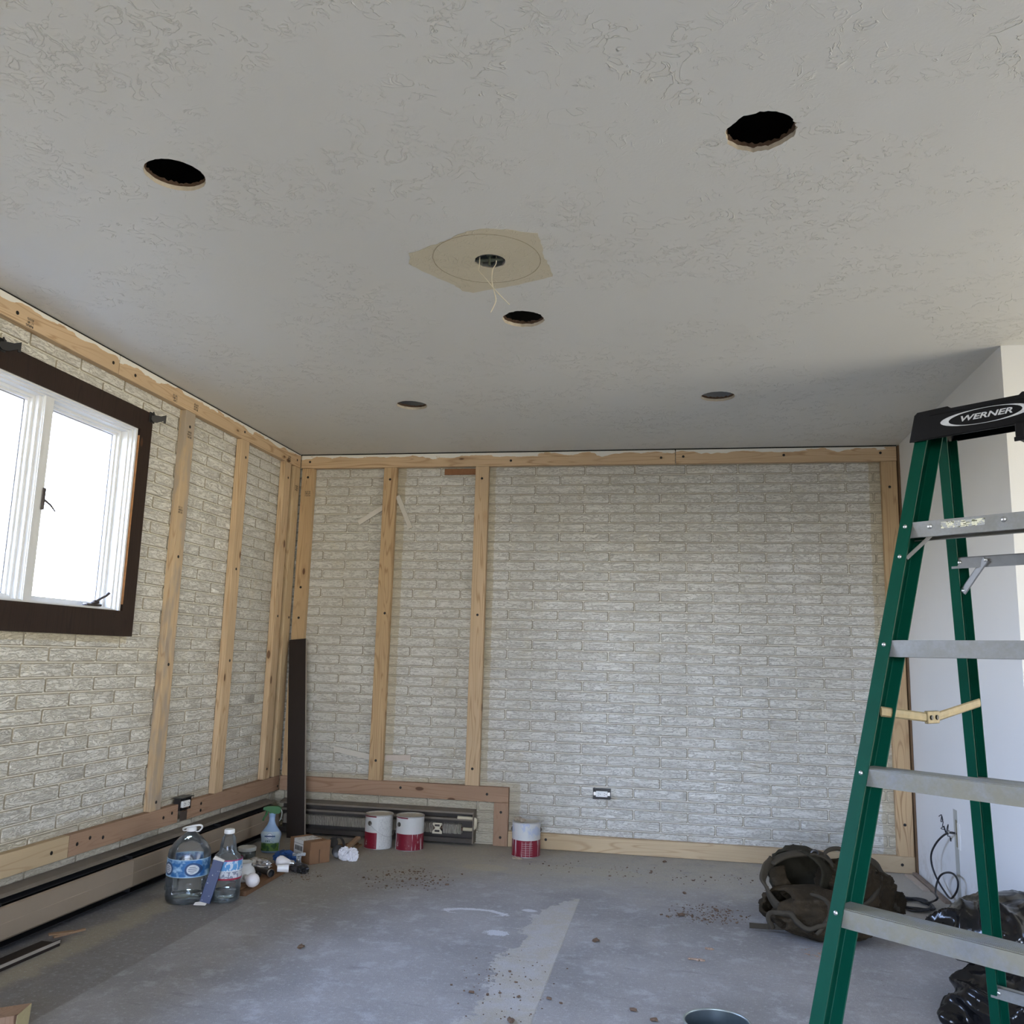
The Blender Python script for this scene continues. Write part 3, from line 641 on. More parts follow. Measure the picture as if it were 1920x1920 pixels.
# ------------------------------------------------------------------ ceiling: unpainted patch, box and wires
def flat_curve(name, loops, z, th, mat):
    cu_ = bpy.data.curves.new('c', 'CURVE'); cu_.dimensions = '2D'; cu_.fill_mode = 'BOTH'; cu_.extrude = th/2
    for pts in loops:
        s = cu_.splines.new('POLY'); s.points.add(len(pts)-1); s.use_cyclic_u = True
        for q, w in zip(s.points, pts): q.co = (w[0], w[1], 0, 1)
    t = bpy.data.objects.new('t', cu_); C.objects.link(t); bpy.context.view_layer.update()
    me = bpy.data.meshes.new_from_object(t.evaluated_get(bpy.context.evaluated_depsgraph_get())); bpy.data.objects.remove(t)
    me.name = name
    for v in me.vertices: v.co.z += z
    me.materials.clear(); return newobj(name, me, mat)
def circ(cx, cy, r, n_=56, j=0): return [(cx+(r+rnd(-j, j))*math.cos(2*PI*k/n_), cy+(r+rnd(-j, j))*math.sin(2*PI*k/n_)) for k in range(n_)]
pp = []
raw = [(768, 475), (800, 463), (835, 452), (870, 436), (900, 428), (950, 430), (1008, 438), (1014, 455), (1020, 480), (1030, 497), (1036, 518), (1000, 526), (965, 535), (925, 541), (888, 549), (868, 545), (850, 533), (822, 521), (790, 508), (768, 494)]
raw = [at(x, y, 2, H) for x, y in raw]
for i, q in enumerate(raw):
    q2 = raw[(i+1) % len(raw)]
    for k in range(4): pp.append(((q+(q2-q)*k/4).x+rnd(-.003, .003), (q+(q2-q)*k/4).y+rnd(-.003, .003)))
t = NT('old tan ceiling paint'); v = t.coord(); a_ = t.noise(v, 16, 3, .5, 1.2); rid = t.step(t.math('ABSOLUTE', t.math('SUBTRACT', a_, .5)), .03, .0)
t.bump(t.math('ADD', rid, t.math('MULTIPLY', t.noise(v, 90, 3), .3)), .45, .003); m_tan = t.fin(t.mix(t.noise(v, 6, 4), (.56, .50, .36), (.64, .57, .42)), .65)
o = flat_curve('unpainted_patch', [pp, circ(BX[0], BX[1], .0525)], H-.0008, .0010, m_tan)
tag(o, 'irregular tan unpainted patch around the electrical box in the middle of the ceiling', 'patch')
o = flat_curve('fixture_outline', [circ(1.862, 2.690, .182, 72, .0005), circ(1.862, 2.690, .1795, 72, .0005)], H-.0016, .0006, plain('dirt ring', (.36, .30, .19), .9)); o['label'] = 'thin round dirt line left by the old lamp canopy'
o.parent = bpy.data.objects['unpainted_patch']
e = empty('ceiling_box', (BX[0], BX[1], H), 'metal ceiling electrical box in a small round cut-out with two cream wires hanging out', 'electrical box')
b = BM(); lathe(b, [(.0475, -.0005), (.0475, .045), (.03, .046)], 8, cap=False); lathe(b, [(.0475, .044), (.001, .045)], 8, cap=False)
obj('box_shell', b, plain('galvanised box', (.16, .17, .17), .5, .6, var=.3), e)
b = BM(); box(b, -.044, .044, -.008, .008, .002, .005); box(b, -.008, .008, -.03, .03, .010, .013); obj('mounting_strap', b, plain('dull zinc', (.12, .14, .11), .5, .6), e)
b = BM(); tube(b, [(0, -.01, .010), (0, -.012, -.022)], .004, 8); obj('threaded_stud', b, plain('dull zinc', (.12, .14, .11), .5, .6), e)
def wire(px, ys, parent, org, mat, r=.0017):
    pts = [at(x, y, 1, yy)-org for (x, y), yy in zip(px, ys)]
    b = BM(); tube(b, smooth_path([pts[0]+Vector((0, 0, .035))]+pts, 6), r, 8); return obj('wire', b, mat, parent, smooth=True)
m_wire = plain('cream wire', (.68, .62, .48), .5)
O_ = Vector((BX[0], BX[1], H))
wire([(899, 498), (898, 508), (912, 524), (925, 540), (940, 556), (955, 571)], [2.69, 2.67, 2.655, 2.65, 2.645, 2.64], e, O_, m_wire)
wire([(930, 494), (924, 505), (922, 525), (926, 545), (930, 562), (926, 574), (920, 586)], [2.705, 2.68, 2.66, 2.65, 2.645, 2.64, 2.63], e, O_, m_wire)

# ------------------------------------------------------------------ dark board standing in the corner
e = empty('tall_board', (.203, 5.262, 0), 'tall dark brown board leaning upright in the left back corner', 'board')
b = BM(); box(b, -.058, .058, -.008, .008, 0, 1.215, .002); o = obj('plank', b, plain('dark brown laminate', (.024, .017, .014), .6, var=.25, scale=6, spec=.25), e)
b = BM(); box(b, .0581, .0595, -.008, .008, .001, 1.213); obj('edge_strip', b, plain('pale board edge', (.34, .30, .25), .7), e)
e.rotation_euler = (math.radians(-5.9), math.radians(-6.1), 0)

# ------------------------------------------------------------------ step ladder (local: x along the steps, y towards its back)
LP = Vector((2.66933, 1.99048, 0)); e_ang = math.atan2(-.63663, .77115)
LD = empty('step_ladder', LP, 'green fibreglass step ladder with aluminium steps and black top cap', 'ladder', e_ang)
m_green = plain('green fibreglass', (.0, .050, .029), .45, var=.18, scale=10, spec=.16)
def mk_dusty(name, base, dust, amt):
    t = NT(name); v = t.coord((1, 1, 1), rand=True); f = t.noise(v, 11, 5, .7); g = t.noise(v, 130, 3, .7); X = t.noise(t.coord((3, 60, 60), rand=True), 3, 3)
    c = t.mix(t.math('MULTIPLY', t.step(f, .30, .62), amt), base, dust); c = t.mix(t.math('MULTIPLY', g, .35), c, tuple(x*.5 for x in dust))
    return t.fin(c, .5, t.math('SUBTRACT', .75, t.math('MULTIPLY', t.step(f, .3, .62), amt*.7)))
m_step = mk_dusty('dusty aluminium step', (.33, .34, .35), (.21, .20, .17), .65)
m_stepd = mk_dusty('very dusty aluminium step', (.30, .31, .32), (.215, .20, .15), .95)
m_alud = plain('dull dark aluminium', (.20, .20, .20), .55, .5, var=.25, scale=30)
m_zinc = plain('yellow zinc steel', (.20, .155, .075), .5, .35, var=.35, scale=50)
FR = lambda z: Vector((.074*z, .305*z, z))
RR = lambda z: Vector((.074*z-.0115, 1.112-.255*z, z))
WZ = lambda z: .322+.148*(1.7-z)
def rail(name, P, d, z0, z1, side, fl_=.032, off=-.016):
    b = BM(); th = .0045; rings = []
    for z in (z0, z1):
        p = P(z)
        xs = [off, off+fl_]; 
        prof = [(0, 0), (fl_, 0), (fl_, th), (th, th), (th, d-th), (fl_, d-th), (fl_, d), (0, d)]
        rings.append([b.verts.new(((p.x+off+u_) if side < 0 else (p.x+WZ(z)-off-u_), p.y+w_, z)) for u_, w_ in prof])
    A, B = rings; N = 8
    for i in range(N): b.faces.new((A[i], A[(i+1) % N], B[(i+1) % N], B[i]))
    b.faces.new(A); b.faces.new(B)
    bmesh.ops.bevel(b, geom=[e_ for e_ in b.edges if abs(e_.verts[0].co.z-e_.verts[1].co.z) > .5], offset=.0012, segments=1, affect='EDGES')
    return obj(name, b, m_green, LD)
rails = {}
for sd in (-1, 1):
    fr_ = rail('front_rail', FR, .084, .025, 1.735, sd); rr_ = rail('rear_rail', RR, .068, .025, 1.735, sd, .026, -.019); rails[sd] = (fr_, rr_)
    for P, d, ro in ((FR, .084, fr_), (RR, .068, rr_)):
        p = P(.03); x = p.x if sd < 0 else p.x+WZ(.03)
        b = BM(); box(b, x-.021 if sd < 0 else x-.021, x+.021, p.y-.004, p.y+d+.004, 0, .052, .004); obj('rubber_foot', b, plain('black rubber', (.02, .02, .02), .8), ro)
def rivet(par, x, y, z, r=.0048):
    b = BM(); lathe(b, [(r*1.15, 0), (r, .0012), (r*.7, .0026), (.0002, .0032)], 14, Matrix.Translation((x, y, z)) @ Matrix.Rotation(PI/2, 4, 'X'), cap=False); obj('rivet', b, m_steel, par, smooth=True)
ZS = [1.466, 1.176, .886, .596, .306]
for k, z in enumerate(ZS):
    zt_, zb_ = z+.0095, z-.028; p = FR(z); x0 = p.x-.011; x1 = p.x+WZ(z)+.011; yf = p.y+.0048; yb = yf+.074
    b = BM(); box(b, x0, x1, yf, yb, zt_-.003, zt_); box(b, x0, x1, yf, yf+.0025, zb_, zt_-.003); box(b, x0, x1, yb-.0025, yb, zb_, zt_-.003)
    box(b, x0, x1, yf+.0025, yf+.010, zb_, zb_+.0025); box(b, x0, x1, yb-.010, yb-.0025, zb_, zb_+.0025)
    for i in range(11): y = yf+.006+.0062*i; box(b, x0+.002, x1-.002, y, y+.0022, zt_, zt_+.0016)
    st = obj('step', b, m_stepd if k >= 2 else m_step, LD)
    for sd in (-1, 1): rivet(rails[sd][0], p.x if sd < 0 else p.x+WZ(z), p.y-.0002, z)
    if k == 0:
        for xx in (p.x+.058, p.x+.225): rivet(st, xx, yf-.0002, z-.004, .0058)
        b = BM(); box(b, p.x+.085, p.x+.185, yf-.0008, yf-.0002, z-.012, z+.004); 
        t = NT('worn sticker'); v = t.coord(); f = t.step(t.noise(v, 55, 4, .8), .44, .52); tx = t.step(t.noise(t.coord((1, 1, 2.5)), 150, 2), .52, .58)
        m_st = t.fin(t.mix(f, (.36, .36, .35), t.mix(tx, (.70, .68, .50), (.12, .12, .06))), .6); obj('sticker', b, m_st, st)
# knee braces under the top step
for sd in (-1, 1):
    p = FR(ZS[0]); q = FR(ZS[0]-.075); sx_ = 1 if sd < 0 else -1
    xa = p.x+.070 if sd < 0 else p.x+WZ(p.z)-.070; xb = q.x+.008 if sd < 0 else q.x+WZ(q.z)-.008
    b = BM(); tube(b, [(xa, p.y+.030, p.z-.008), (xa-.012*sx_, p.y+.028, p.z-.016), (xb, q.y+.018, q.z-.004)], .011, 8, flat=.18, up=(0, 1, 0)); obj('knee_brace', b, m_alud, LD)
    rivet(rails[sd][0], q.x if sd < 0 else q.x+WZ(q.z), q.y-.0002, q.z-.001)
# rear bars with diagonal braces
for z in (1.420, .835, .262):
    p = RR(z); x0 = p.x-.012; x1 = p.x+WZ(z)+.012; yf = p.y+.006
    b = BM(); box(b, x0, x1, yf, yf+.003, z-.030, z); box(b, x0, x1, yf, yf+.022, z-.0025, z); br = obj('rear_bar', b, m_alud if z > 1 else m_step, LD)
    for sd in (-1, 1):
        sx_ = 1 if sd < 0 else -1; xa = (p.x if sd < 0 else p.x+WZ(z)); rivet(br, xa+.010*sx_, yf-.0002, z-.014, .005)
        if z > 1:
            q = RR(z-.095); xb = (q.x if sd < 0 else q.x+WZ(q.z)) + .006*sx_
            b = BM(); tube(b, [(xa+.078*sx_, yf-.003, z-.010), (xb+.006*sx_, q.y+.004, z-.092)], .0105, 8, flat=.2, up=(0, 0, 1)); d_ = obj('rear_brace', b, m_alud, LD)
            rivet(d_, xa+.078*sx_, yf-.005, z-.012, .0045); rivet(d_, xb+.008*sx_, q.y+.001, z-.088, .0045)
# spreaders
for sd in (-1, 1):
    f_ = FR(1.014); r_ = RR(1.03); dx = lambda x, z: x if sd < 0 else x+WZ(z)
    X1 = (f_.x+.008) if sd < 0 else (f_.x+WZ(1.0)-.008)
    b = BM(); tube(b, [(X1, f_.y+.03, 1.022), (X1, .575, 1.003)], .0115, 8, flat=.22, up=(0, 0, 1)); a1 = obj('spreader_arm', b, m_zinc, LD)
    b = BM(); tube(b, [(X1, .615, 1.003), (X1, r_.y+.03, 1.036)], .0115, 8, flat=.22, up=(0, 0, 1)); obj('spreader_arm', b, m_zinc, LD)
    b = BM(); box(b, X1-.005, X1+.005, .563, .627, .988, 1.019, .002); hg = obj('spreader_hinge', b, m_zinc, LD)
    b = BM(); lathe(b, [(.006, 0), (.006, .003), (.001, .003)], 12, Matrix.Translation((X1+.005, .580, 1.003)) @ Matrix.Rotation(PI/2, 4, 'Y')); obj('pin', b, m_screw, hg)
    b = BM(); lathe(b, [(.006, 0), (.006, .003), (.001, .003)], 12, Matrix.Translation((X1+.005, .610, 1.003)) @ Matrix.Rotation(PI/2, 4, 'Y')); obj('pin', b, m_screw, hg)
# top cap
m_cap = plain('black ladder plastic', (.006, .006, .007), .5, var=.15, spec=.15)
cy0, cy1 = .503, .752
def cap_outline(z0=1.690):
    cx = .287; L = [(-.184, z0), (-.168, 1.757), (-.160, 1.764), (-.085, 1.766), (-.078, 1.760), (0, 1.760)]
    pts = [(cx+x, z) for x, z in L] + [(cx-x, z) for x, z in L[::-1][1:]]; return pts
b = BM(); prism(b, cap_outline(), cy0, cy0+.004); prism(b, cap_outline(1.737), cy1-.004, cy1)
o_ = cap_outline()
for i in range(len(o_)-1):
    (xa, za), (xb, zb) = o_[i], o_[i+1]
    if min(za, zb) < 1.70:      # end faces taper up towards the back
        b.faces.new([b.verts.new(q_) for q_ in ((xa, cy0, za), (xb, cy0, zb), (xb, cy1, max(zb, 1.737)), (xa, cy1, max(za, 1.737)))]); continue
    n_ = Vector((zb-za, 0, -(xb-xa))).normalized()*-.004
    q = [(xa, za), (xb, zb), (xb-n_.x*-1, zb+n_.z), (xa-n_.x*-1, za+n_.z)]
    nx, nz = (zb-za), -(xb-xa); L_ = math.hypot(nx, nz); nx, nz = nx/L_*.004, nz/L_*.004
    prism(b, [(xa, za), (xb, zb), (xb+nx, zb+nz), (xa+nx, za+nz)], cy0+.004, cy1-.004)
cap = obj('top_cap', b, m_cap, LD)
b = BM(); prism(b, [(.125, 1.692), (.449, 1.692), (.449, 1.697), (.30, 1.7045), (.125, 1.697)], cy0-.003, cy0-.0001); prism(b, [(.155, 1.750), (.42, 1.750), (.417, 1.7525), (.158, 1.7525)], cy0-.002, cy0-.0001); obj('moulded_rib', b, m_cap, cap)
m_logo = plain('worn silver print', (.52, .53, .54), .5, var=.35, scale=120)
o = words('lettering', 'WERNER', .0185, m_logo, cap, (.288, cy0-.0008, 1.7265), (PI/2, 0, 0), .0004, 1.62, .30, .0004)
b = BM(); N = 64; rg = []
for k in range(N):
    a = 2*PI*k/N; rg.append((b.verts.new((.287+.104*math.cos(a), cy0-.0006, 1.7265+.0190*math.sin(a))), b.verts.new((.287+.084*math.cos(a), cy0-.0006, 1.7265+.0180*math.sin(a+.05)))))
for k in range(N): b.faces.new((rg[k][0], rg[(k+1) % N][0], rg[(k+1) % N][1], rg[k][1]))
r_ = bmesh.ops.extrude_face_region(b, geom=b.faces[:]); 
for v in [g for g in r_['geom'] if isinstance(g, bmesh.types.BMVert)]: v.co.y += .0005
obj('oval_emblem', b, m_logo, cap)
b = BM(); box(b, .352, .372, .50, .56, 1.655, 1.700, .003); box(b, .350, .374, .498, .503, 1.650, 1.66, .001); obj('tool_hook', b, m_cap, LD)

# ------------------------------------------------------------------ paint cans
def mk_can(name, kind):
    t = NT(name); v = t.coord(); X, Y, Z = t.xyz(v)
    wht = (.62, .62, .60); red = (.205, .006, .022); c = t.mix(t.noise(v, 9, 3), tuple(x*.9 for x in wht), wht)
    rm = t.step(Z, .094, .0935)
    if kind == 1: sdm = t.step(X, .0165, .0155); rm = t.math('MULTIPLY', rm, sdm)
    if kind == 2: sdm = t.step(X, -.0665, -.0655); rm = t.math('MULTIPLY', rm, sdm)
    if kind == 1:   # printed columns on the pale side
        pr = t.math('MULTIPLY', t.step(t.math('FRACT', t.math('MULTIPLY', Z, 150.0)), .45, .55), t.step(t.noise(t.coord((90, 90, 25)), 3, 2), .50, .56)); pr = t.math('MULTIPLY', pr, t.step(X, .022, .024))
        c = t.mix(t.math('MULTIPLY', pr, .55), c, (.25, .25, .27))
    if kind in (1, 2):
        bd = t.math('MULTIPLY', t.step(Z, .179, .180), t.step(Z, .187, .186)); bd = t.math('MULTIPLY', bd, t.step(X, .01, .009)); c = t.mix(bd, c, (.20, .01, .03))
    c = t.mix(rm, c, red)
    if kind in (2, 3):      # white paint runs over the label
        dr = t.step(t.noise(t.coord((60, 60, 2.2), (1.3, 2, 0)), 1.5, 2, .5), .60, .64) if kind == 3 else t.math('MULTIPLY', t.step(t.noise(t.coord((70, 70, 5)), 1.4, 3), .52, .58), t.math('MULTIPLY', t.step(X, .015, .03), t.step(Z, .15, .12)))
        c = t.mix(t.math('MULTIPLY', dr, .8), c, (.62, .58, .58))
    if kind == 3:
        gx = t.step(t.math('ABSOLUTE', t.math('SUBTRACT', t.math('FRACT', t.math('MULTIPLY', X, 45.0)), .5)), .06, .03); gz = t.step(t.math('ABSOLUTE', t.math('SUBTRACT', t.math('FRACT', t.math('MULTIPLY', Z, 85.0)), .5)), .08, .04)
        gm = t.math('MULTIPLY', t.math('MAXIMUM', gx, gz), t.math('MULTIPLY', t.step(Z, .088, .087), t.step(X, -.015, -.012))); gm = t.math('MULTIPLY', gm, t.step(X, .05, .048)); c = t.mix(t.math('MULTIPLY', gm, .7), c, (.62, .50, .50))
        wp = t.math('MULTIPLY', t.step(t.noise(t.coord((1, 1, .6), (3, 1, 1)), 24, 4, .7), .47, .55), t.step(Z, .10, .13)); c = t.mix(t.math('MULTIPLY', wp, .8), c, (.40, .46, .60))
    if kind in (1, 2): c = t.mix(t.math('MULTIPLY', t.step(t.noise(v, 28, 4, .8), .60, .66), t.step(Z, .07, .02)), c, (.60, .55, .54))
    t.put(t.b.inputs['Metallic'], 0.0); return t.fin(c, .45)
m_tin = plain('tin', (.50, .50, .49), .35, .8, var=.2, scale=25)
def can(x, y, kind, label, rz, bail):
    e = empty('paint_can', (x, y, 0), label, 'paint can', 0, 'gallon paint cans along the back wall')
    b = BM(); lathe(b, [(.0815, .0), (.0835, .002), (.0835, .005), (.0815, .007), (.0815, .184), (.0838, .187), (.0838, .190), (.0815, .1925), (.078, .1925), (.076, .189)], 48, cap=False); lathe(b, [(.0815, .003), (.001, .003)], 48, cap=False)
    o = obj('body', b, [mk_can('can print %d' % kind, kind), m_tin], e, ang=35)
    for f in o.data.polygons:
        if f.center.z > .186 or f.center.z < .006: f.material_index = 1
    b = BM(); lathe(b, [(.0775, .189), (.0745, .1905), (.071, .186), (.001, .186)], 48, cap=False); obj('lid', b, plain('splattered lid', (.50, .47, .40), .5, .3, var=.35, scale=40), e, ang=35)
    for s in (-1, 1):
        a = rz + (0 if s > 0 else PI); cx, cy_ = .083*math.cos(a), .083*math.sin(a)
        b = BM(); lathe(b, [(.013, -.002), (.013, .001), (.009, .003), (.007, .003), (.005, .0055), (.001, .0055)], 20, Matrix.Translation((cx, cy_, .145)) @ Matrix.Rotation(a, 4, 'Z') @ Matrix.Rotation(PI/2, 4, 'Y'))
        obj('bail_ear', b, m_screwb, e, ang=35)
    a = rz; u = Vector((math.cos(a), math.sin(a), 0)); n_ = Vector((-math.sin(a), math.cos(a), 0))*bail
    pts = [u*.087*math.cos(th)+n_*.088*math.sin(th)+Vector((0, 0, .145-.075*math.sin(th))) for th in [PI*k/16 for k in range(17)]]
    b = BM(); tube(b, pts, .0015, 6); obj('bail', b, m_steel, e)
    return e
can(.757, 5.176, 1, 'left paint can, red lower label ending half way round', math.radians(-112), 1)
can(.944, 5.190, 2, 'middle paint can, red lower label smeared with white paint at lower right', math.radians(-125), -1)
e = can(1.632, 5.228, 3, 'right paint can standing alone in front of the floor board, pale blue smears', math.radians(10), 1)
b = BM()
for i in range(7): blob(b, (-.035+rnd(-.03, .03), -.02+rnd(-.03, .03), .197+rnd(0, .010)), (rnd(.010, .020), rnd(.01, .018), rnd(.006, .012)), 2, .5, 2.5, i)
tag(obj('plaster_lump', b, plain('crumbly plaster', (.38, .31, .23), .95, var=.4, scale=60)), 'crumbly brown plaster lump on the lid of the lone paint can', 'plaster'); bpy.data.objects['plaster_lump'].location = (1.632, 5.228, 0)
b = BM(); 
for i in range(5): blob(b, (rnd(-.03, .03), rnd(-.012, .012), .004), (rnd(.008, .018), rnd(.008, .014), rnd(.004, .008)), 2, .5, 2.5, i+9)
o = obj('plaster_crumb', b, plain('crumbly plaster', (.38, .31, .23), .95)); o.location = (1.59, 5.122, 0); tag(o, 'flat plaster crumb against the foot of the lone paint can', 'plaster')
# bare open can in the foreground
e = empty('open_can', (2.585, 2.545, 0), 'empty open bare metal can at the bottom edge of the photo', 'can')
t = NT('grey blue tin'); v = t.coord(); m_btin = t.fin(t.mix(t.noise(v, 12, 4, .7), (.10, .13, .14), (.24, .28, .30)), .38, .75)
b = BM(); lathe(b, [(.001, .004), (.084, .004), (.0845, .0), (.0865, .002), (.0848, .006), (.0848, .19), (.0835, .19), (.0835, .006), (.001, .0065)], 56, cap=False); obj('wall', b, m_btin, e, ang=35)
b = BM(); N = 56; pts = [(.0862*math.cos(2*PI*k/N), .0862*math.sin(2*PI*k/N), .192) for k in range(N)]; tube(b, pts, .0032, 8, closed=True); obj('rim', b, plain('greenish rim', (.34, .38, .36), .4, .7), e, smooth=True)
b = BM(); tube(b, [(.01, .045, .13), (.055, .052, .128)], .003, 6); tube(b, [(.02, .05, .11), (.02, .05, .02)], .003, 6); tube(b, [(.05, .052, .12), (.05, .052, .01)], .004, 6)
tag(obj('metal_clip', b, plain('blue grey clip', (.12, .17, .21), .4, .5)), 'thin metal clip standing inside the open can', 'clip'); bpy.data.objects['metal_clip'].location = (2.585, 2.545, .006)
# amber roll, only its upper edge in view
e = empty('tape_roll', (1.925, 2.690, 0), 'amber tape roll just entering the bottom edge of the photo', 'tape')
b = BM(); lathe(b, [(.038, 0), (.055, 0), (.055, .048), (.038, .048), (.038, 0)], 40, cap=False); obj('tape', b, plain('amber tape', (.45, .26, .03), .35, spec=.6), e, ang=40)
b = BM(); lathe(b, [(.035, .001), (.038, .001), (.038, .049), (.035, .049), (.035, .001)], 40, cap=False); obj('core', b, plain('cardboard core', (.30, .20, .11), .8), e, ang=40)

# ------------------------------------------------------------------ clutter along the left wall
m_label_print = None
def band(r, z0, z1, mat, par, a0=0, a1=2*PI, name='label', off=.0008, sq=0, n_=40):
    b = BM(); A = []
    for k in range(n_+1):
        a = a0+(a1-a0)*k/n_; kk = 1.0/((abs(math.cos(a))**sq+abs(math.sin(a))**sq)**(1/sq)) if sq else 1; A.append((b.verts.new(((r+off)*kk*math.cos(a), (r+off)*kk*math.sin(a), z0)), b.verts.new(((r+off)*kk*math.cos(a), (r+off)*kk*math.sin(a), z1))))
    for k in range(n_): b.faces.new((A[k][0], A[k+1][0], A[k+1][1], A[k][1]))
    return obj(name, b, mat, par, smooth=True)
def cap_part(par, r, z0, z1, mat=None):
    b = BM(); lathe(b, [(r, z0), (r*1.02, z0+.002), (r, z1-.003), (r*.9, z1), (.001, z1)], 28, cap=False)
    for k in range(28): a = 2*PI*k/28; box(b, -.0006, .0006, r-.0004, r+.0009, z0+.001, z1-.004, M=Matrix.Rotation(a, 4, 'Z'))
    return obj('cap', b, mat or m_wplast, par, ang=40)
# big jug
e = empty('water_jug', (.300, 3.858, 0), 'large clear plastic water jug with a blue label and white carry ring', 'bottle')
b = BM(); lathe(b, [(.001, .008), (.06, .004), (.082, .0), (.090, .012), (.0925, .03), (.090, .05), (.0925, .07), (.090, .09), (.0930, .105), (.0930, .200), (.0895, .212), (.088, .222), (.072, .248), (.050, .272), (.029, .290), (.018, .296), (.018, .312)], 48, cap=False)
for v in b.verts:
    if v.co.z > .21: a = math.atan2(v.co.y, v.co.x); k = 1+.02*math.sin(a*12+v.co.z*60); v.co.x *= k; v.co.y *= k
obj('bottle_body', b, m_pet, e, smooth=True)
t = NT('blue water label'); v = t.coord(); X, Y, Z = t.xyz(v); n1 = t.noise(v, 22, 4, .6)
c = t.mix(t.step(n1, .42, .62), (.03, .16, .42), (.40, .62, .80))
for px_ in (-.052, .060):
    dx = t.math('SUBTRACT', X, px_); dz = t.math('SUBTRACT', Z, .150); r = t.math('SQRT', t.math('ADD', t.math('MULTIPLY', dx, dx), t.math('MULTIPLY', dz, dz)))
    c = t.mix(t.step(r, .029, .028), c, (.03, .08, .20)); c = t.mix(t.step(r, .021, .020), c, (.62, .66, .70))
    tx = t.math('MULTIPLY', t.step(t.math('FRACT', t.math('MULTIPLY', Z, 130.0)), .5, .6), t.step(r, .015, .014)); c = t.mix(t.math('MULTIPLY', tx, .7), c, (.05, .06, .14))
edge = t.math('ADD', t.step(Z, .1205, .118), t.step(Z, .1875, .190)); c = t.mix(edge, c, (.40, .58, .72))
band(.0932, .116, .192, t.fin(c, .4), e)
cap_part(e, .0215, .300, .320)
b = BM(); tube(b, smooth_path([(-.022, 0, .301), (-.034, -.004, .300), (-.040, -.006, .304), (-.030, -.016, .312), (0, -.024, .322), (.045, -.012, .330), (.052, 0, .318), (.036, 0, .300), (.022, 0, .300)], 6), .0028, 8, flat=1.6); obj('carry_ring', b, m_wplast, e, smooth=True)
b = BM(); lathe(b, [(.001, .009), (.080, .006), (.088, .014), (.088, .024), (.001, .024)], 40, cap=False); obj('water', b, m_water, e, smooth=True)
# second bottle with torn label
e = empty('water_bottle', (.464, 3.905, 0), 'clear bottle with a wide neck, white cap and red, white and blue label', 'bottle')
b = BM(); lathe(b, [(.001, .006), (.05, .0), (.064, .008), (.067, .03), (.0655, .045), (.067, .06), (.0655, .075), (.067, .090), (.0675, .110), (.0675, .170), (.056, .196), (.040, .212), (.0375, .225), (.031, .272), (.022, .285), (.020, .292), (.020, .30)], 48, cap=False); obj('bottle_body', b, m_pet, e, smooth=True)
cap_part(e, .0225, .291, .310)
t = NT('red and blue label'); v = t.coord(); X, Y, Z = t.xyz(v); tx = t.step(t.noise(t.coord((60, 60, 35)), 1.6, 2), .5, .55)
c = t.mix(t.step(Z, .140, .141), (.62, .64, .66), (.10, .32, .62)); c = t.mix(t.math('MULTIPLY', tx, .75), c, t.mix(t.step(Z, .135, .136), (.10, .12, .2), (.72, .76, .80)))
c = t.mix(t.step(Z, .108, .107), c, (.35, .02, .05)); c = t.mix(t.step(Z, .180, .181), c, (.33, .03, .12)); band(.0675, .100, .186, t.fin(c, .4), e, -PI*.62, PI*.4)
b = BM(); lathe(b, [(.001, .008), (.060, .010), (.064, .03), (.064, .042), (.001, .042)], 40, cap=False); obj('water', b, m_water, e, smooth=True)
# blue carton leaning on it
e = empty('blue_carton', (.430, 3.782, .0), 'narrow dark blue carton with torn white ends leaning on the clear bottle', 'carton')
t = NT('dark blue card'); v = t.coord(); tx = t.step(t.noise(t.coord((50, 50, 60)), 2, 2), .70, .73); m_bc = t.fin(t.mix(t.math('MULTIPLY', tx, .8), (.006, .025, .11), (.40, .45, .55)), .4)
b = BM(); box(b, -.023, .023, -.006, .006, .018, .200, .001); obj('sleeve', b, m_bc, e)
b = BM(); prism(b, [(-.044, -.002), (-.040, .010), (-.005, .024), (.010, .019), (.006, .008)], -.005, .005); obj('torn_end', b, plain('white card', (.66, .62, .56), .7), e)
b = BM(); prism(b, [(-.026, .196), (-.020, .212), (.026, .204), (.024, .196)], -.008, .010); obj('torn_end', b, plain('white card', (.66, .62, .56), .7), e)
e.rotation_euler = (math.radians(-9), math.radians(13), math.radians(14))
# small bottle
e = empty('small_bottle', (.150, 3.985, 0), 'small clear water bottle behind the jug, next to the heater', 'bottle')
b = BM(); lathe(b, [(.001, .006), (.022, .0), (.031, .006), (.0325, .02), (.0300, .035), (.032, .05), (.030, .065), (.032, .08), (.032, .12), (.029, .145), (.018, .172), (.012, .180), (.012, .190)], 32, cap=False); obj('bottle_body', b, m_pet, e, smooth=True)
band(.0325, .085, .122, plain('grey white label', (.40, .42, .44), .5, var=.5, scale=70), e); cap_part(e, .0145, .184, .197)
# narrow white strip between jug and bottle
b = BM(); box(b, -.006, .006, -.002, .002, 0, .115, .001); o = obj('white_strip', b, plain('white card', (.66, .62, .56), .7)); o.location = (.378, 3.955, 0); o.rotation_euler = (0, math.radians(4), 0); tag(o, 'narrow white strip standing between the two big bottles', 'strip')
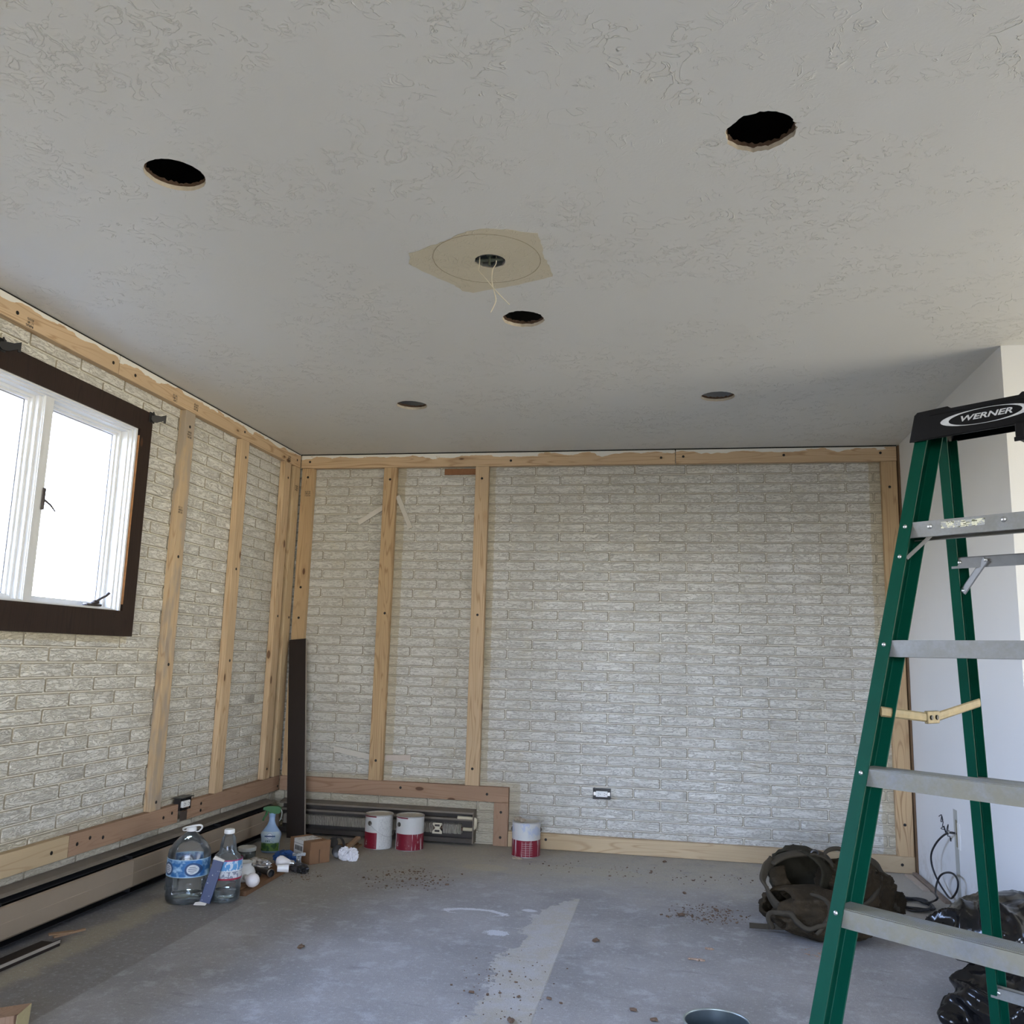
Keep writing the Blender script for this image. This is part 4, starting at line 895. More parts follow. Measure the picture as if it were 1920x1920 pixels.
# brown plank with things on it
b = BM(); box(b, -.065, .065, 0, .56, 0, .020, .002); box(b, -.064, .030, -.002, .10, .0205, .030, .002); m_plank = pine('brown stained plank', (.20, .105, .055), (.12, .06, .03))
o = obj('brown_plank', b, m_plank); o.location = (.462, 3.985, 0); o.rotation_euler = (0, 0, math.radians(2)); tag(o, 'brown wooden plank on the floor under the bulbs and small rubbish', 'plank')
ZP = .0205
e = empty('glass_lamp_shade', (.422, 4.150, ZP+.001), 'white ribbed glass lamp shade lying behind the clear bottle', 'lamp shade')
b = BM(); lathe(b, [(.001, .0), (.03, .002), (.052, .020), (.060, .042), (.052, .062), (.038, .074), (.040, .086), (.045, .090), (.042, .090), (.035, .075)], 36, cap=False); obj('bowl', b, plain('milky glass', (.72, .72, .70), .2, var=.05, spec=.6), e, smooth=True)
b = BM(); lathe(b, [(.031, .074), (.031, .078), (.001, .078)], 30, cap=False); obj('fitting', b, m_steel, e)
e = empty('globe_bulb', (.520, 4.060, ZP+.034), 'round white globe bulb on the near end of the plank', 'bulb', rot=(math.radians(96), 0, math.radians(70)))
b = BM(); lathe(b, [(.001, .0325), (.018, .028), (.030, .012), (.0325, -.003), (.028, -.018), (.016, -.030), (.0135, -.036), (.0135, -.040)], 32, cap=False); obj('globe', b, plain('white bulb glass', (.78, .74, .73), .25, var=.05, spec=.6), e, smooth=True)
b = BM(); lathe(b, [(.0132, -.040), (.0138, -.044), (.0128, -.048), (.0138, -.052), (.0128, -.056), (.009, -.060), (.004, -.063)], 20, cap=True); obj('screw_base', b, m_steel, e)
e = empty('led_bulb', (.485, 4.455, ZP+.031), 'white household bulb lying between the foil packet and the white cup', 'bulb', rot=(math.radians(80), 0, math.radians(-60)))
b = BM(); lathe(b, [(.001, .034), (.018, .030), (.029, .016), (.030, .003), (.024, -.014), (.016, -.034), (.0138, -.040)], 32, cap=False); obj('globe', b, plain('white bulb glass', (.78, .74, .73), .25), e, smooth=True)
b = BM(); lathe(b, [(.0138, -.040), (.0144, -.045), (.0130, -.052), (.0138, -.058), (.005, -.066)], 20); obj('screw_base', b, m_steel, e)
e = empty('white_cup', (.530, 4.370, ZP+.021), 'small white plastic cup lying on its side on the plank', 'cup', rot=(math.radians(90), 0, math.radians(112)))
b = BM(); lathe(b, [(.001, -.028), (.017, -.028), (.0205, .028), (.0190, .028), (.0158, -.026), (.001, -.026)], 30, cap=False); obj('cup_wall', b, plain('bright white plastic', (.82, .82, .82), .3), e, ang=40)
e = empty('flashlight', (.470, 4.285, ZP+.0205), 'black flashlight lying on the plank beside the globe bulb', 'flashlight', rot=(math.radians(90), 0, math.radians(62)))
b = BM(); lathe(b, [(.001, -.075), (.013, -.074), (.0135, .03), (.018, .042), (.018, .058), (.016, .058), (.015, .046), (.001, .044)], 30, cap=False); obj('barrel', b, m_black, e, ang=40)
b = BM(); lathe(b, [(.0182, .046), (.0190, .048), (.0190, .055), (.0182, .057)], 30, cap=False); obj('bezel_ring', b, m_steel, e, ang=40)
def crumple(name, c, r, mat, label, cat, seed, amp=.45, fr=2.6, sub=4, flat=None, rot=0):
    b = BM(); blob(b, (0, 0, 0), r, sub, amp, fr, seed, True)
    zmin = min(v.co.z for v in b.verts)
    for v in b.verts: v.co.z = max(v.co.z, zmin*.75)
    zmin = min(v.co.z for v in b.verts)
    for v in b.verts: v.co.z -= zmin
    o = obj(name, b, mat, ang=35); o.location = c; o.rotation_euler.z = rot; return tag(o, label, cat)
m_foil = plain('crinkled foil', (.52, .52, .53), .25, .8, var=.3, scale=40, bump=.6)
crumple('foil_packet', (.385, 4.375, ZP), (.062, .035, .028), m_foil, 'crinkled silver foil packet behind the flashlight', 'packet', 3, .5)
crumple('black_bag_scrap', (.425, 4.240, ZP), (.038, .018, .016), plain('black film', (.012, .012, .014), .25), 'crumpled black plastic scrap under the flashlight', 'scrap', 5, .6)
crumple('blue_cloth', (.425, 4.63, .0), (.055, .045, .032), plain('blue cloth', (.015, .07, .24), .85, var=.3, bump=.4), 'small crumpled blue cloth left of the cardboard box', 'cloth', 8, .5)
b = BM(); box(b, -.065, .065, -.04, .04, 0, .018, .002); box(b, -.060, .062, -.038, .040, .0182, .026, .001); o = obj('paper_packet', b, plain('olive paper', (.16, .125, .065), .8, var=.45, scale=30)); o.location = (.315, 4.50, 0); o.rotation_euler = (math.radians(14), math.radians(-6), math.radians(-30)); o.location.z = .012; tag(o, 'olive brown paper packet lying behind the foil packet', 'packet')
e = empty('paper_stack', (.225, 4.31, 0), 'stack of white printed papers behind the clear bottle, near the heater', 'papers', math.radians(15))
r_ = random.Random(5)
for k in range(5):
    b = BM(); box(b, -.075, .075, -.05, .05, k*.009+.0, k*.009+.008, .001, M=Matrix.Rotation(r_.uniform(-.25, .25), 4, 'Z')); obj('sheet', b, plain('printed paper %d' % (k % 2), ((.52, .50, .46), (.38, .34, .33))[k % 2], .8, var=.5, scale=45), e)
crumple('pink_wrapper', (.350, 4.215, 0), (.026, .018, .014), plain('pink wrapper', (.40, .18, .20), .5, var=.4, scale=40), 'small pinkish wrapper between paper stack and lamp shade', 'wrapper', 12, .5)
e = empty('jar', (.215, 4.600, 0), 'clear jar with a pale screw lid left of the spray bottle', 'jar')
b = BM(); lathe(b, [(.001, .004), (.042, .0), (.046, .006), (.046, .055), (.043, .062), (.043, .068)], 36, cap=False); obj('jar_body', b, m_pet, e, smooth=True)
b = BM(); lathe(b, [(.047, .062), (.048, .064), (.048, .078), (.045, .081), (.038, .079), (.001, .079)], 36, cap=False); obj('lid', b, plain('pale lid', (.50, .51, .47), .45), e, ang=40)
b = BM(); lathe(b, [(.001, .005), (.043, .006), (.043, .050), (.001, .050)], 30, cap=False); obj('contents', b, plain('grey green contents', (.14, .15, .12), .7), e)
# spray bottle
e = empty('spray_bottle', (.225, 4.862, 0), 'pale blue spray bottle with a green trigger head', 'spray bottle', math.radians(14))
m_sb = plain('pale blue plastic', (.26, .38, .55), .35, var=.06); m_grn = plain('green trigger', (.035, .15, .045), .4)
def oval(bm, prof, fx, fy, seg=36): 
    vs = lathe(bm, prof, seg, cap=False)
    for v in vs: v.co.x *= fx; v.co.y *= fy
b = BM(); oval(b, [(.001, .003), (.045, .0), (.050, .006), (.051, .06), (.0575, .095), (.055, .108), (.038, .130), (.024, .150), (.017, .170), (.0165, .2)], 1.0, .62); obj('bottle_body', b, m_sb, e, smooth=True)
t = NT('spray bottle label'); v = t.coord(); X, Y, Z = t.xyz(v); c = t.mix(t.step(Z, .052, .060), (.03, .09, .03), (.42, .50, .52)); c = t.mix(t.step(t.noise(v, 40, 3), .5, .56), c, t.mix(t.step(Z, .05, .06), (.10, .2, .04), (.38, .48, .55)))
for (cx, cz_, rr, col) in ((0, .092, .021, (.50, .56, .60)), (0, .092, .0175, (.10, .16, .26)), (0, .092, .0155, (.62, .66, .70))):
    dx = t.math('SUBTRACT', X, cx); dz = t.math('SUBTRACT', Z, cz_); r = t.math('SQRT', t.math('ADD', t.math('MULTIPLY', dx, dx), t.math('MULTIPLY', dz, dz))); c = t.mix(t.step(r, rr, rr-.001), c, col)
tm = t.math('MULTIPLY', t.step(t.math('ABSOLUTE', t.math('SUBTRACT', Z, .092)), .004, .003), t.step(t.math('ABSOLUTE', X), .030, .029)); c = t.mix(tm, c, (.03, .07, .18))
tx = t.math('MULTIPLY', t.step(t.math('ABSOLUTE', t.math('SUBTRACT', Z, .066)), .0045, .004), t.step(t.noise(t.coord((200, 200, 30)), 1, 1), .45, .5)); c = t.mix(t.math('MULTIPLY', tx, t.step(t.math('ABSOLUTE', X), .025, .024)), c, (.03, .06, .12))
b = BM(); A = []
for k in range(25):
    a = PI*1.12+PI*.76*k/24; A.append([b.verts.new((.0525*k2*math.cos(a), .0525*k2*.63*math.sin(a)-.0004, z)) for z, k2 in ((.012, 1.0), (.055, 1.0), (.080, 1.065), (.095, 1.118), (.108, 1.070), (.116, .965))])
for p_, q_ in zip(A, A[1:]):
    for i in range(5): b.faces.new((p_[i], q_[i], q_[i+1], p_[i+1]))
obj('label', b, t.fin(c, .4), e, smooth=True)
b = BM(); lathe(b, [(.0175, .192), (.0185, .195), (.0185, .210), (.014, .214)], 24); obj('collar', b, m_sb, e, ang=40)
b = BM(); prism(b, [(-.052, .232), (-.050, .243), (-.030, .250), (.030, .251), (.046, .244), (.048, .222), (.040, .212), (.012, .210), (-.012, .210), (-.018, .222)], -.013, .013); obj('spray_head', b, m_grn, e)
b = BM(); tube(b, smooth_path([(-.030, 0, .224), (-.034, 0, .205), (-.046, 0, .185), (-.050, 0, .170)], 5), [.007]*6+[.005]*10, 8, flat=.7); obj('trigger', b, m_grn, e, smooth=True)
b = BM(); tube(b, smooth_path([(.046, 0, .235), (.053, 0, .215), (.050, 0, .190), (.042, 0, .170)], 5), .0025, 6); obj('hose', b, plain('clear tube', (.35, .38, .36), .3), e, smooth=True)
# cardboard box
Fq = Vector((.556, 4.640, 0)); e1 = Vector((-.80, .60, 0)); ang = math.atan2(-.60, .80)
e = empty('cardboard_box', Fq, 'brown cardboard box with a white shipping label folded over its edge', 'box', ang)
m_card = plain('brown cardboard', (.235, .125, .062), .8, var=.12, scale=14)
BL, BW2, BH = .215, .125, .112
b = BM(); box(b, -BL, 0, 0, BW2, 0, BH, .002); cb = obj('carton_body', b, m_card, e)
b = BM(); prism(b, [(-.003, BH*.70), (.004, BH*.66), (.006, BH+.002), (-.002, BH+.006)], .0, BW2*.98); box(b, .0002, .0016, BW2*.42, BW2*.42+.004, .002, BH*.74); o = obj('end_flap', b, m_card, e)
b = BM(); box(b, .0002, .0012, BW2*.47, BW2*.475+.002, .004, BH*.98); obj('seam', b, plain('box seam', (.05, .025, .015), .9), e)
t = NT('shipping label'); v = t.coord(); X, Y, Z = t.xyz(v); nn = t.noise(t.coord((120, 14, 14)), 2, 2)
top = t.math('MULTIPLY', t.step(Z, BH-.001, BH), t.math('MULTIPLY', t.step(t.math('FRACT', t.math('MULTIPLY', Y, 95.0)), .55, .6), t.step(t.noise(t.coord((28, 60, 1)), 2, 1), .47, .5)))
bar = t.math('MULTIPLY', t.math('MULTIPLY', t.step(Z, .056, .057), t.step(Z, .081, .080)), t.step(t.noise(t.coord((340, 1, 1)), 1, 1), .42, .44)); bar = t.math('MULTIPLY', bar, t.step(t.math('ABSOLUTE', t.math('ADD', X, .118)), .040, .039))
ln = t.math('MULTIPLY', t.step(t.math('ABSOLUTE', t.math('SUBTRACT', Z, .092)), .0015, .001), 1.0)
blk = t.math('MULTIPLY', t.math('MULTIPLY', t.step(Z, BH-.001, BH), t.step(t.math('ABSOLUTE', t.math('ADD', X, .10)), .006, .005)), t.step(Y, .085, .086))
c = t.mix(t.math('MULTIPLY', top, .6), (.70, .69, .66), (.15, .15, .16)); c = t.mix(t.math('MAXIMUM', t.math('MULTIPLY', bar, .9), t.math('MULTIPLY', ln, .7)), c, (.03, .03, .03)); c = t.mix(blk, c, (.03, .03, .03)); m_ship = t.fin(c, .5)
b = BM(); box(b, -.168, -.070, .0, BW2-.012, BH+.0003, BH+.0012); box(b, -.168, -.070, -.0012, -.0003, .035, BH+.0012); obj('shipping_label', b, m_ship, e)
# small things round the box
e = empty('plastic_clip', (.530, 4.560, 0), 'small grey transparent plastic clip standing in front of the cardboard box', 'clip', .3)
b = BM(); lathe(b, [(.016, 0), (.013, .04), (.014, .062), (.012, .062), (.011, .04), (.014, 0)], 18, cap=False); obj('stem', b, glass('smoky plastic', (.55, .56, .60), .4, .1, .5), e, smooth=True)
b = BM(); box(b, -.034, .034, -.009, .009, .062, .078, .004); obj('head', b, glass('smoky plastic 2', (.6, .62, .62), .4, .1, .5), e)
crumple('grey_rag', (.560, 4.500, 0), (.040, .035, .018), plain('dark grey rag', (.055, .05, .055), .9, var=.3, bump=.4), 'dark grey rag at the foot of the plastic clip', 'rag', 21, .4)
crumple('black_scrap', (.595, 4.465, 0), (.026, .018, .016), plain('black film', (.012, .012, .014), .25), 'little black scrap at the far end of the plank', 'scrap', 25, .7)
e = empty('ear_muffs', (.640, 4.835, 0), 'black ear muffs lying against the right end of the cardboard box', 'ear muffs', math.radians(20))
b = BM(); lathe(b, [(.001, -.016), (.026, -.014), (.034, -.002), (.034, .010), (.022, .014), (.001, .014)], 28, Matrix.Translation((0, 0, .036)) @ Matrix.Rotation(math.radians(70), 4, 'X') , cap=False); obj('ear_cup', b, m_black, e, ang=50)
b = BM(); lathe(b, [(.001, -.014), (.022, -.012), (.028, .0), (.026, .010), (.001, .012)], 28, Matrix.Translation((-.030, .055, .072)) @ Matrix.Rotation(math.radians(60), 4, 'X'), cap=False); obj('ear_cup', b, m_black, e, ang=50)
b = BM(); tube(b, smooth_path([(-.02, .06, .09), (.0, .075, .098), (.022, .055, .085), (.035, .025, .055), (.050, .005, .040), (.052, -.012, .024), (.042, -.020, .004)], 6), .0045, 8, flat=2.0); obj('headband', b, m_black, e, smooth=True)
def stick(name, p0, p1, w, th, mat, label, cat='wood scrap', z=0.0, z1=None):
    p0 = Vector((*p0, z)); p1 = Vector((*p1, z if z1 is None else z1)); d = p1-p0; L = d.length; b = BM(); box(b, 0, L, -w/2, w/2, 0, th, .0015); o = obj(name, b, mat)
    x = d.normalized(); y = Vector((0, 0, 1)).cross(x).normalized(); zz = x.cross(y); Mx = Matrix((x, y, zz)).transposed().to_4x4(); Mx.translation = p0; o.matrix_world = Mx; return tag(o, label, cat)
m_scrap = plain('raw wood scrap', (.30, .185, .105), .8, var=.35, scale=35); m_scrap2 = plain('dark wood scrap', (.15, .085, .045), .8, var=.35, scale=35)
stick('wood_scrap', (.630, 4.945), (.655, 5.12), .030, .016, m_scrap, 'long pale wood scrap sloping up behind the ear muffs', z=.004, z1=.050)
stick('wood_scrap', (.665, 4.925), (.700, 5.04), .022, .012, m_scrap2, 'short dark wood scrap beside the crumpled paper', z=.001, z1=.030)
stick('wood_scrap', (.52, 5.06), (.62, 5.20), .035, .014, m_scrap2, 'flat dark wood scrap in the shade of the open heater')
b = BM(); blob(b, (-.022, 0, .030), (.030, .022, .030), 4, .55, 3.0, 31, True); blob(b, (.022, .004, .026), (.026, .020, .030), 4, .7, 3.2, 35, True)
o = obj('crumpled_paper', b, plain('white tissue paper', (.76, .76, .80), .8, var=.12, scale=30), ang=25); o.location = (.715, 4.800, .003); tag(o, 'crumpled white paper on the floor left of the paint cans', 'paper')
# ------------------------------------------------------------------ left front: dark trim piece, sticks, wood block
e = empty('dark_trim_piece', (.148, 3.17, 0), 'dark brown moulding with a pale edge lying beside the heater at the left edge', 'moulding', math.radians(178))
b = BM(); box(b, -.040, .040, 0, .75, 0, .012, .001); box(b, -.040, -.034, 0, .75, .012, .024, .001); obj('moulding', b, plain('dark brown laminate', (.030, .021, .018), .5), e)
b = BM(); box(b, .0402, .0415, .002, .75, .001, .011); box(b, -.0415, -.0402, .002, .75, .012, .023); obj('pale_edge', b, plain('pale board edge', (.34, .30, .25), .7), e)
stick('wood_splinter', (.105, 3.240), (.155, 3.360), .012, .008, m_scrap, 'short pale splinter on the floor beyond the dark moulding')
stick('wood_splinter', (.115, 3.195), (.180, 3.255), .030, .004, m_scrap, 'flat pale chip on the far end of the dark moulding', z=.0255)
wt = at(52, 1886, 2, .085); 
e = empty('wood_block', (wt.x-.10, wt.y-.05, 0), 'reddish cut wood block with a yellow end at the bottom left corner', 'wood block', math.radians(15))
b = BM(); prism(b, [(-.30, 0), (.105, 0), (.110, .085), (-.06, .060), (-.30, .045)], -.045, .045); obj('block', b, m_pineR, e)
b = BM(); prism(b, [(.1052, .001), (.1065, .001), (.1115, .084), (.1102, .084)], -.044, .044); obj('cut_end', b, plain('yellow end grain', (.52, .44, .24), .8, var=.15, scale=60), e)
# ------------------------------------------------------------------ right: strips, wall marks, cord
stick('tack_strip', (3.735, 5.37), (3.742, 5.03), .035, .010, plain('pale plywood strip', (.44, .37, .30), .8, var=.2), 'short plywood strip on the floor in the right back corner', 'strip')
stick('tack_strip', (3.778, 5.40), (3.779, 4.80), .024, .014, plain('grey brown strip', (.24, .18, .14), .8, var=.3), 'dark plywood strip along the foot of the right wall', 'strip')
b = BM(); box(b, 3.7988, 3.7999, 4.655, 4.712, .0, .46); o = obj('drywall_scar', b, plain('torn drywall paper', (.44, .44, .40), .9, var=.12, scale=14)); tag(o, 'vertical grey green scar on the right wall where the cable comes out', 'wall scar')
b = BM(); box(b, 3.7975, 3.7987, 4.658, 4.682, .29, .415); tag(obj('open_slot', b, plain('rough tan slot', (.26, .23, .15), .9, var=.5, scale=50)), 'rough tan slot above and below the cable on the right wall', 'slot')
b = BM(); box(b, 3.796, 3.7999, 4.618, 4.652, .285, .405, .001); tag(obj('low_voltage_plate', b, m_wplast), 'white plate edge beside the cable slot on the right wall', 'plate')
b = BM(); R_ = random.Random(11); cur = [(4.955, .385), (4.905, .400), (4.925, .365), (4.885, .372), (4.90, .345), (4.87, .352), (4.93, .330), (4.86, .335), (4.845, .318), (4.825, .350), (4.80, .372), (4.815, .335), (4.79, .345), (4.82, .315), (4.785, .318), (4.775, .300), (4.765, .315)]
tube(b, smooth_path([(3.7985, y, z) for y, z in cur], 4), .0021, 5); tube(b, [(3.7985, 4.875, .350), (3.7985, 4.835, .318)], .0045, 5); tube(b, [(3.7985, 4.90, .395), (3.7985, 4.89, .375)], .0045, 5); blob(b, (3.7985, 4.772, .303), (.002, .007, .007), 2)
tag(obj('marker_scribble', b, plain('black marker', (.012, .012, .016), .6)), 'black marker scribble on the right wall above the cable', 'scribble')
m_cord = plain('black cord', (.012, .013, .017), .4)
e = empty('black_cable', (3.79, 4.665, .34), 'black cable looping from the right wall down to a coil on the floor', 'cable')
lst = [((1793, 1563), 3.797), ((1780, 1561), 3.770), ((1766, 1569), 3.76), ((1754, 1583), 3.75), ((1746, 1602), 3.745), ((1748, 1625), 3.75), ((1758, 1650), 3.76), ((1770, 1670), 3.765), ((1780, 1683), 3.765), ((1787, 1682), 3.76), ((1795, 1668), 3.76), ((1796, 1652), 3.76), ((1788, 1639), 3.76), ((1775, 1636), 3.755), ((1763, 1642), 3.745), ((1756, 1658), 3.73), ((1754, 1675), 3.70), ((1757, 1686), 3.675)]
P_ = [at(x, y, 0, X_) for (x, y), X_ in lst]; P_ = [Vector((q.x, q.y, max(q.z, .008))) for q in P_]
cc = Vector((3.60, 4.70, .006)); coil = []
a0_ = -.3
for k in range(60):
    a = .6+2*PI*k/14.0; rr_ = .078+.010*math.sin(k*1.7); coil.append(cc+Vector((rr_*math.cos(a), rr_*1.25*math.sin(a), .003*(k//14)+.002)))
tail = [at(1690, 1687, 2, .01), at(1680, 1682, 2, .02), at(1668, 1678, 2, .03)]
b = BM(); tube(b, [q-Vector((3.79, 4.665, .34)) for q in smooth_path(P_+coil+tail, 5)], .0048, 8); obj('cord', b, m_cord, e, smooth=True)
b = BM(); d = (P_[1]-P_[0]).normalized(); tube(b, [P_[0]+d*.001-Vector((3.79, 4.665, .34)), P_[0]+d*.035-Vector((3.79, 4.665, .34))], .0062, 10); obj('connector', b, m_steel, e)

# ------------------------------------------------------------------ olive work bag (harness and pouches)
def ribbon(bm, pts, w, th, wdir, closed=False, n_=6, jit=0.0):
    pts = smooth_path(pts, n_, closed); N = len(pts); rg = []
    for i, q in enumerate(pts):
        a = pts[(i-1) % N] if (closed or i) else q; c_ = pts[(i+1) % N] if (closed or i < N-1) else q; t_ = (c_-a).normalized()
        wd_ = Vector(wdir(i/max(1, N-1)) if callable(wdir) else wdir); wd_ = (wd_-t_*t_.dot(wd_)).normalized(); nn = t_.cross(wd_); ww = w(i/max(1, N-1)) if callable(w) else w
        q = q + nn*noise.noise(q*20)*jit
        rg.append([bm.verts.new(q+wd_*ww/2+nn*th/2), bm.verts.new(q+wd_*ww*.42+nn*th), bm.verts.new(q-wd_*ww*.42+nn*th), bm.verts.new(q-wd_*ww/2+nn*th/2), bm.verts.new(q-wd_*ww/2-nn*th/2), bm.verts.new(q-wd_*ww*.42-nn*th), bm.verts.new(q+wd_*ww*.42-nn*th), bm.verts.new(q+wd_*ww/2-nn*th/2)])
    pr = list(zip(rg, rg[1:]))+([(rg[-1], rg[0])] if closed else [])
    for A, B in pr:
        for k in range(8): bm.faces.new((A[k], A[(k+1) % 8], B[(k+1) % 8], B[k]))
    if not closed: bm.faces.new(rg[0]); bm.faces.new(rg[-1][::-1])
def shell(bm, c, r, axis, open_, th=.006, amp=.10, fr=2.5, seed=0, seg=40, rows=16):
    """cloth bowl: opening looks along axis, open_ = half angle of the mouth"""
    ax = Vector(axis).normalized(); q = Vector((0, 0, 1)).rotation_difference(ax).to_matrix(); off = Vector((seed*3.3, seed, -seed)); L = []
    for s_ in (1.0, 1.0-th/min(r)):
        R_ = []
        for i in range(rows+1):
            th_ = open_+(PI-open_)*i/rows; row = []
            for k in range(seg):
                ph = 2*PI*k/seg; d = Vector((math.sin(th_)*math.cos(ph), math.sin(th_)*math.sin(ph), math.cos(th_))); d = q @ d
                kk = 1+amp*noise.fractal(d*fr+off, .7, 2.0, 4) + amp*.7*(abs(noise.noise(d*fr*1.7-off))-.3)
                row.append(bm.verts.new(Vector(c)+Vector((d.x*r[0], d.y*r[1], d.z*r[2]))*kk*s_))
            R_.append(row)
        L.append(R_)
    for R_ in L:
        for A, B in zip(R_, R_[1:]):
            for k in range(seg): bm.faces.new((A[k], A[(k+1) % seg], B[(k+1) % seg], B[k]))
    A, B = L[0][0], L[1][0]
    for k in range(seg): bm.faces.new((A[k], B[k], B[(k+1) % seg], A[(k+1) % seg]))
t = NT('olive canvas'); v = t.coord(); m_ol = None
c = t.mix(t.step(t.noise(v, 7, 4, .6), .35, .65), (.026, .018, .009), (.055, .038, .020)); c = t.mix(t.math('MULTIPLY', t.step(t.noise(v, 25, 4, .7), .55, .75), .4), c, (.10, .078, .054)); t.bump(t.math('ADD', t.noise(v, 14, 4, .6), t.math('MULTIPLY', t.noise(v, 260, 2), .25)), .8, .012); m_ol = t.fin(c, .85, spec=.2)
t = NT('olive lining'); v = t.coord(); c = t.mix(t.noise(v, 9, 4), (.018, .015, .008), (.034, .028, .016)); t.bump(t.noise(v, 12, 4, .6), .8, .012); m_ol2 = t.fin(c, .8, spec=.2)
m_web = plain('olive webbing', (.040, .030, .016), .85, var=.25, scale=60, bump=.3)
BO = Vector((3.08, 4.22, 0)); e = empty('work_bag', BO, 'dark olive canvas work bag with open pouches and strap loops, heaped on the floor', 'bag')
def puff(bm, c, r, p=.55, amp=.07, fr=3.0, seed=0, rz=0.0, tilt=0.0):
    q = bmesh.ops.create_icosphere(bm, subdivisions=5, radius=1); off = Vector((seed, seed*2.3, -seed)); Mr = Matrix.Rotation(rz, 3, 'Z') @ Matrix.Rotation(tilt, 3, 'Y')
    for v in q['verts']:
        d = v.co.normalized(); k = 1+amp*noise.fractal(d*fr+off, .6, 2.0, 4)-amp*1.1*(1-min(1, abs(noise.noise(d*fr*1.1+off*2))*4))
        w_ = Vector([math.copysign(abs(a)**p, a)*rr for a, rr in zip(d, r)])*k; v.co = Mr @ w_ + Vector(c)
def bp(name, bm, mat, **k):
    for v in bm.verts:
        v.co -= BO
        if v.co.z < .003: v.co.z = .003
    return obj(name, bm, mat, e, **k)
q3 = lambda x, y, Y_: at(x, y, 1, Y_)
# big open pouch
b = BM(); shell(b, (3.035, 4.36, .190), (.145, .15, .118), (-.45, -.85, .10), math.radians(62), .006, .10, 2.3, 4); bp('open_pouch', b, m_ol2, smooth=True)
b = BM(); ribbon(b, [q3(1448, 1612, 4.26), q3(1430, 1640, 4.20), q3(1436, 1672, 4.16), q3(1455, 1694, 4.13), q3(1485, 1703, 4.12), q3(1512, 1694, 4.14), q3(1535, 1680, 4.17)], .042, .007, (-.35, -.1, 1), jit=.02); bp('strap_loop', b, m_web, smooth=True)
b = BM(); ribbon(b, [q3(1446, 1618, 4.24), q3(1470, 1605, 4.28), q3(1500, 1600, 4.30), q3(1530, 1600, 4.32), q3(1552, 1610, 4.33), q3(1566, 1635, 4.33), q3(1566, 1665, 4.30)], .045, .006, (.0, 1, .35)); bp('pouch_rim', b, m_web, smooth=True)
b = BM(); ribbon(b, [q3(1455, 1625, 4.28), q3(1462, 1650, 4.26), q3(1478, 1672, 4.24), q3(1490, 1690, 4.2)], lambda s_: .075-.02*s_, .006, (1, 0, .3), jit=.03); bp('side_flap', b, m_ol, smooth=True)
# lower pouch spilling towards the left, with rolled mouth
b = BM(); shell(b, (3.045, 4.175, .088), (.205, .145, .092), (-.92, -.45, .30), math.radians(38), .006, .13, 2.6, 9); bp('lower_pouch', b, m_ol, smooth=True)
b = BM(); blob(b, (3.10, 4.10, .072), (.20, .150, .075), 5, .20, 2.4, 14, True); bp('bag_body', b, m_ol, smooth=True)
b = BM(); ribbon(b, [q3(1446, 1742, 4.02), q3(1440, 1725, 4.02), q3(1452, 1710, 4.02), q3(1475, 1712, 3.99), q3(1495, 1728, 3.945), q3(1520, 1738, 3.925), q3(1560, 1735, 3.925)], .030, .009, (.2, -1, .4), jit=.02); bp('rolled_edge', b, m_web, smooth=True)
b = BM(); ribbon(b, [q3(1500, 1690, 4.14), q3(1520, 1678, 4.12), q3(1548, 1690, 4.06), q3(1556, 1712, 3.98), q3(1545, 1735, 3.93), q3(1530, 1752, 3.92)], .030, .007, (.1, -1, .3)); bp('strap_loop', b, m_web, smooth=True)
b = BM(); ribbon(b, [(2.790, 4.100, .020), (2.86, 4.095, .022), (2.93, 4.08, .028)], .022, .005, (0, .3, 1)); bp('strap_end', b, m_web)
# upper straps and buckle
b = BM(); ribbon(b, [q3(1545, 1622, 4.33), q3(1545, 1603, 4.33), q3(1556, 1593, 4.34), q3(1575, 1592, 4.36), q3(1584, 1604, 4.38), q3(1572, 1625, 4.38), q3(1556, 1640, 4.36)], .030, .005, (.2, 1, .2)); bp('strap_loop', b, m_web, smooth=True)
b = BM(); ribbon(b, [q3(1518, 1604, 4.31), q3(1524, 1595, 4.31), q3(1532, 1596, 4.31), q3(1534, 1604, 4.31)], .016, .004, (.2, 1, 0)); bp('buckle', b, m_black)
# right-hand part behind the ladder
b = BM(); puff(b, (3.25, 4.37, .135), (.130, .100, .125), .6, .10, 2.6, 22, .3, -.1); bp('bag_body', b, m_ol, smooth=True)
b = BM(); puff(b, (3.365, 4.44, .105), (.075, .085, .098), .55, .10, 3.0, 27, .5, .25); puff(b, (3.440, 4.47, .065), (.050, .065, .062), .55, .10, 3.0, 31, .6, .35); bp('rear_pouch', b, m_ol, smooth=True)
b = BM(); ribbon(b, [q3(1592, 1606, 4.42), q3(1625, 1612, 4.44), q3(1648, 1632, 4.46), q3(1668, 1655, 4.46), q3(1678, 1680, 4.44), q3(1682, 1706, 4.4)], .045, .006, (.5, 1, .4), jit=.02); bp('carry_strap', b, m_web, smooth=True)
b = BM(); ribbon(b, [q3(1600, 1705, 4.22), q3(1630, 1690, 4.26), q3(1645, 1668, 4.32), q3(1650, 1645, 4.38)], .028, .006, (.4, -1, .4)); bp('carry_strap', b, m_web, smooth=True)

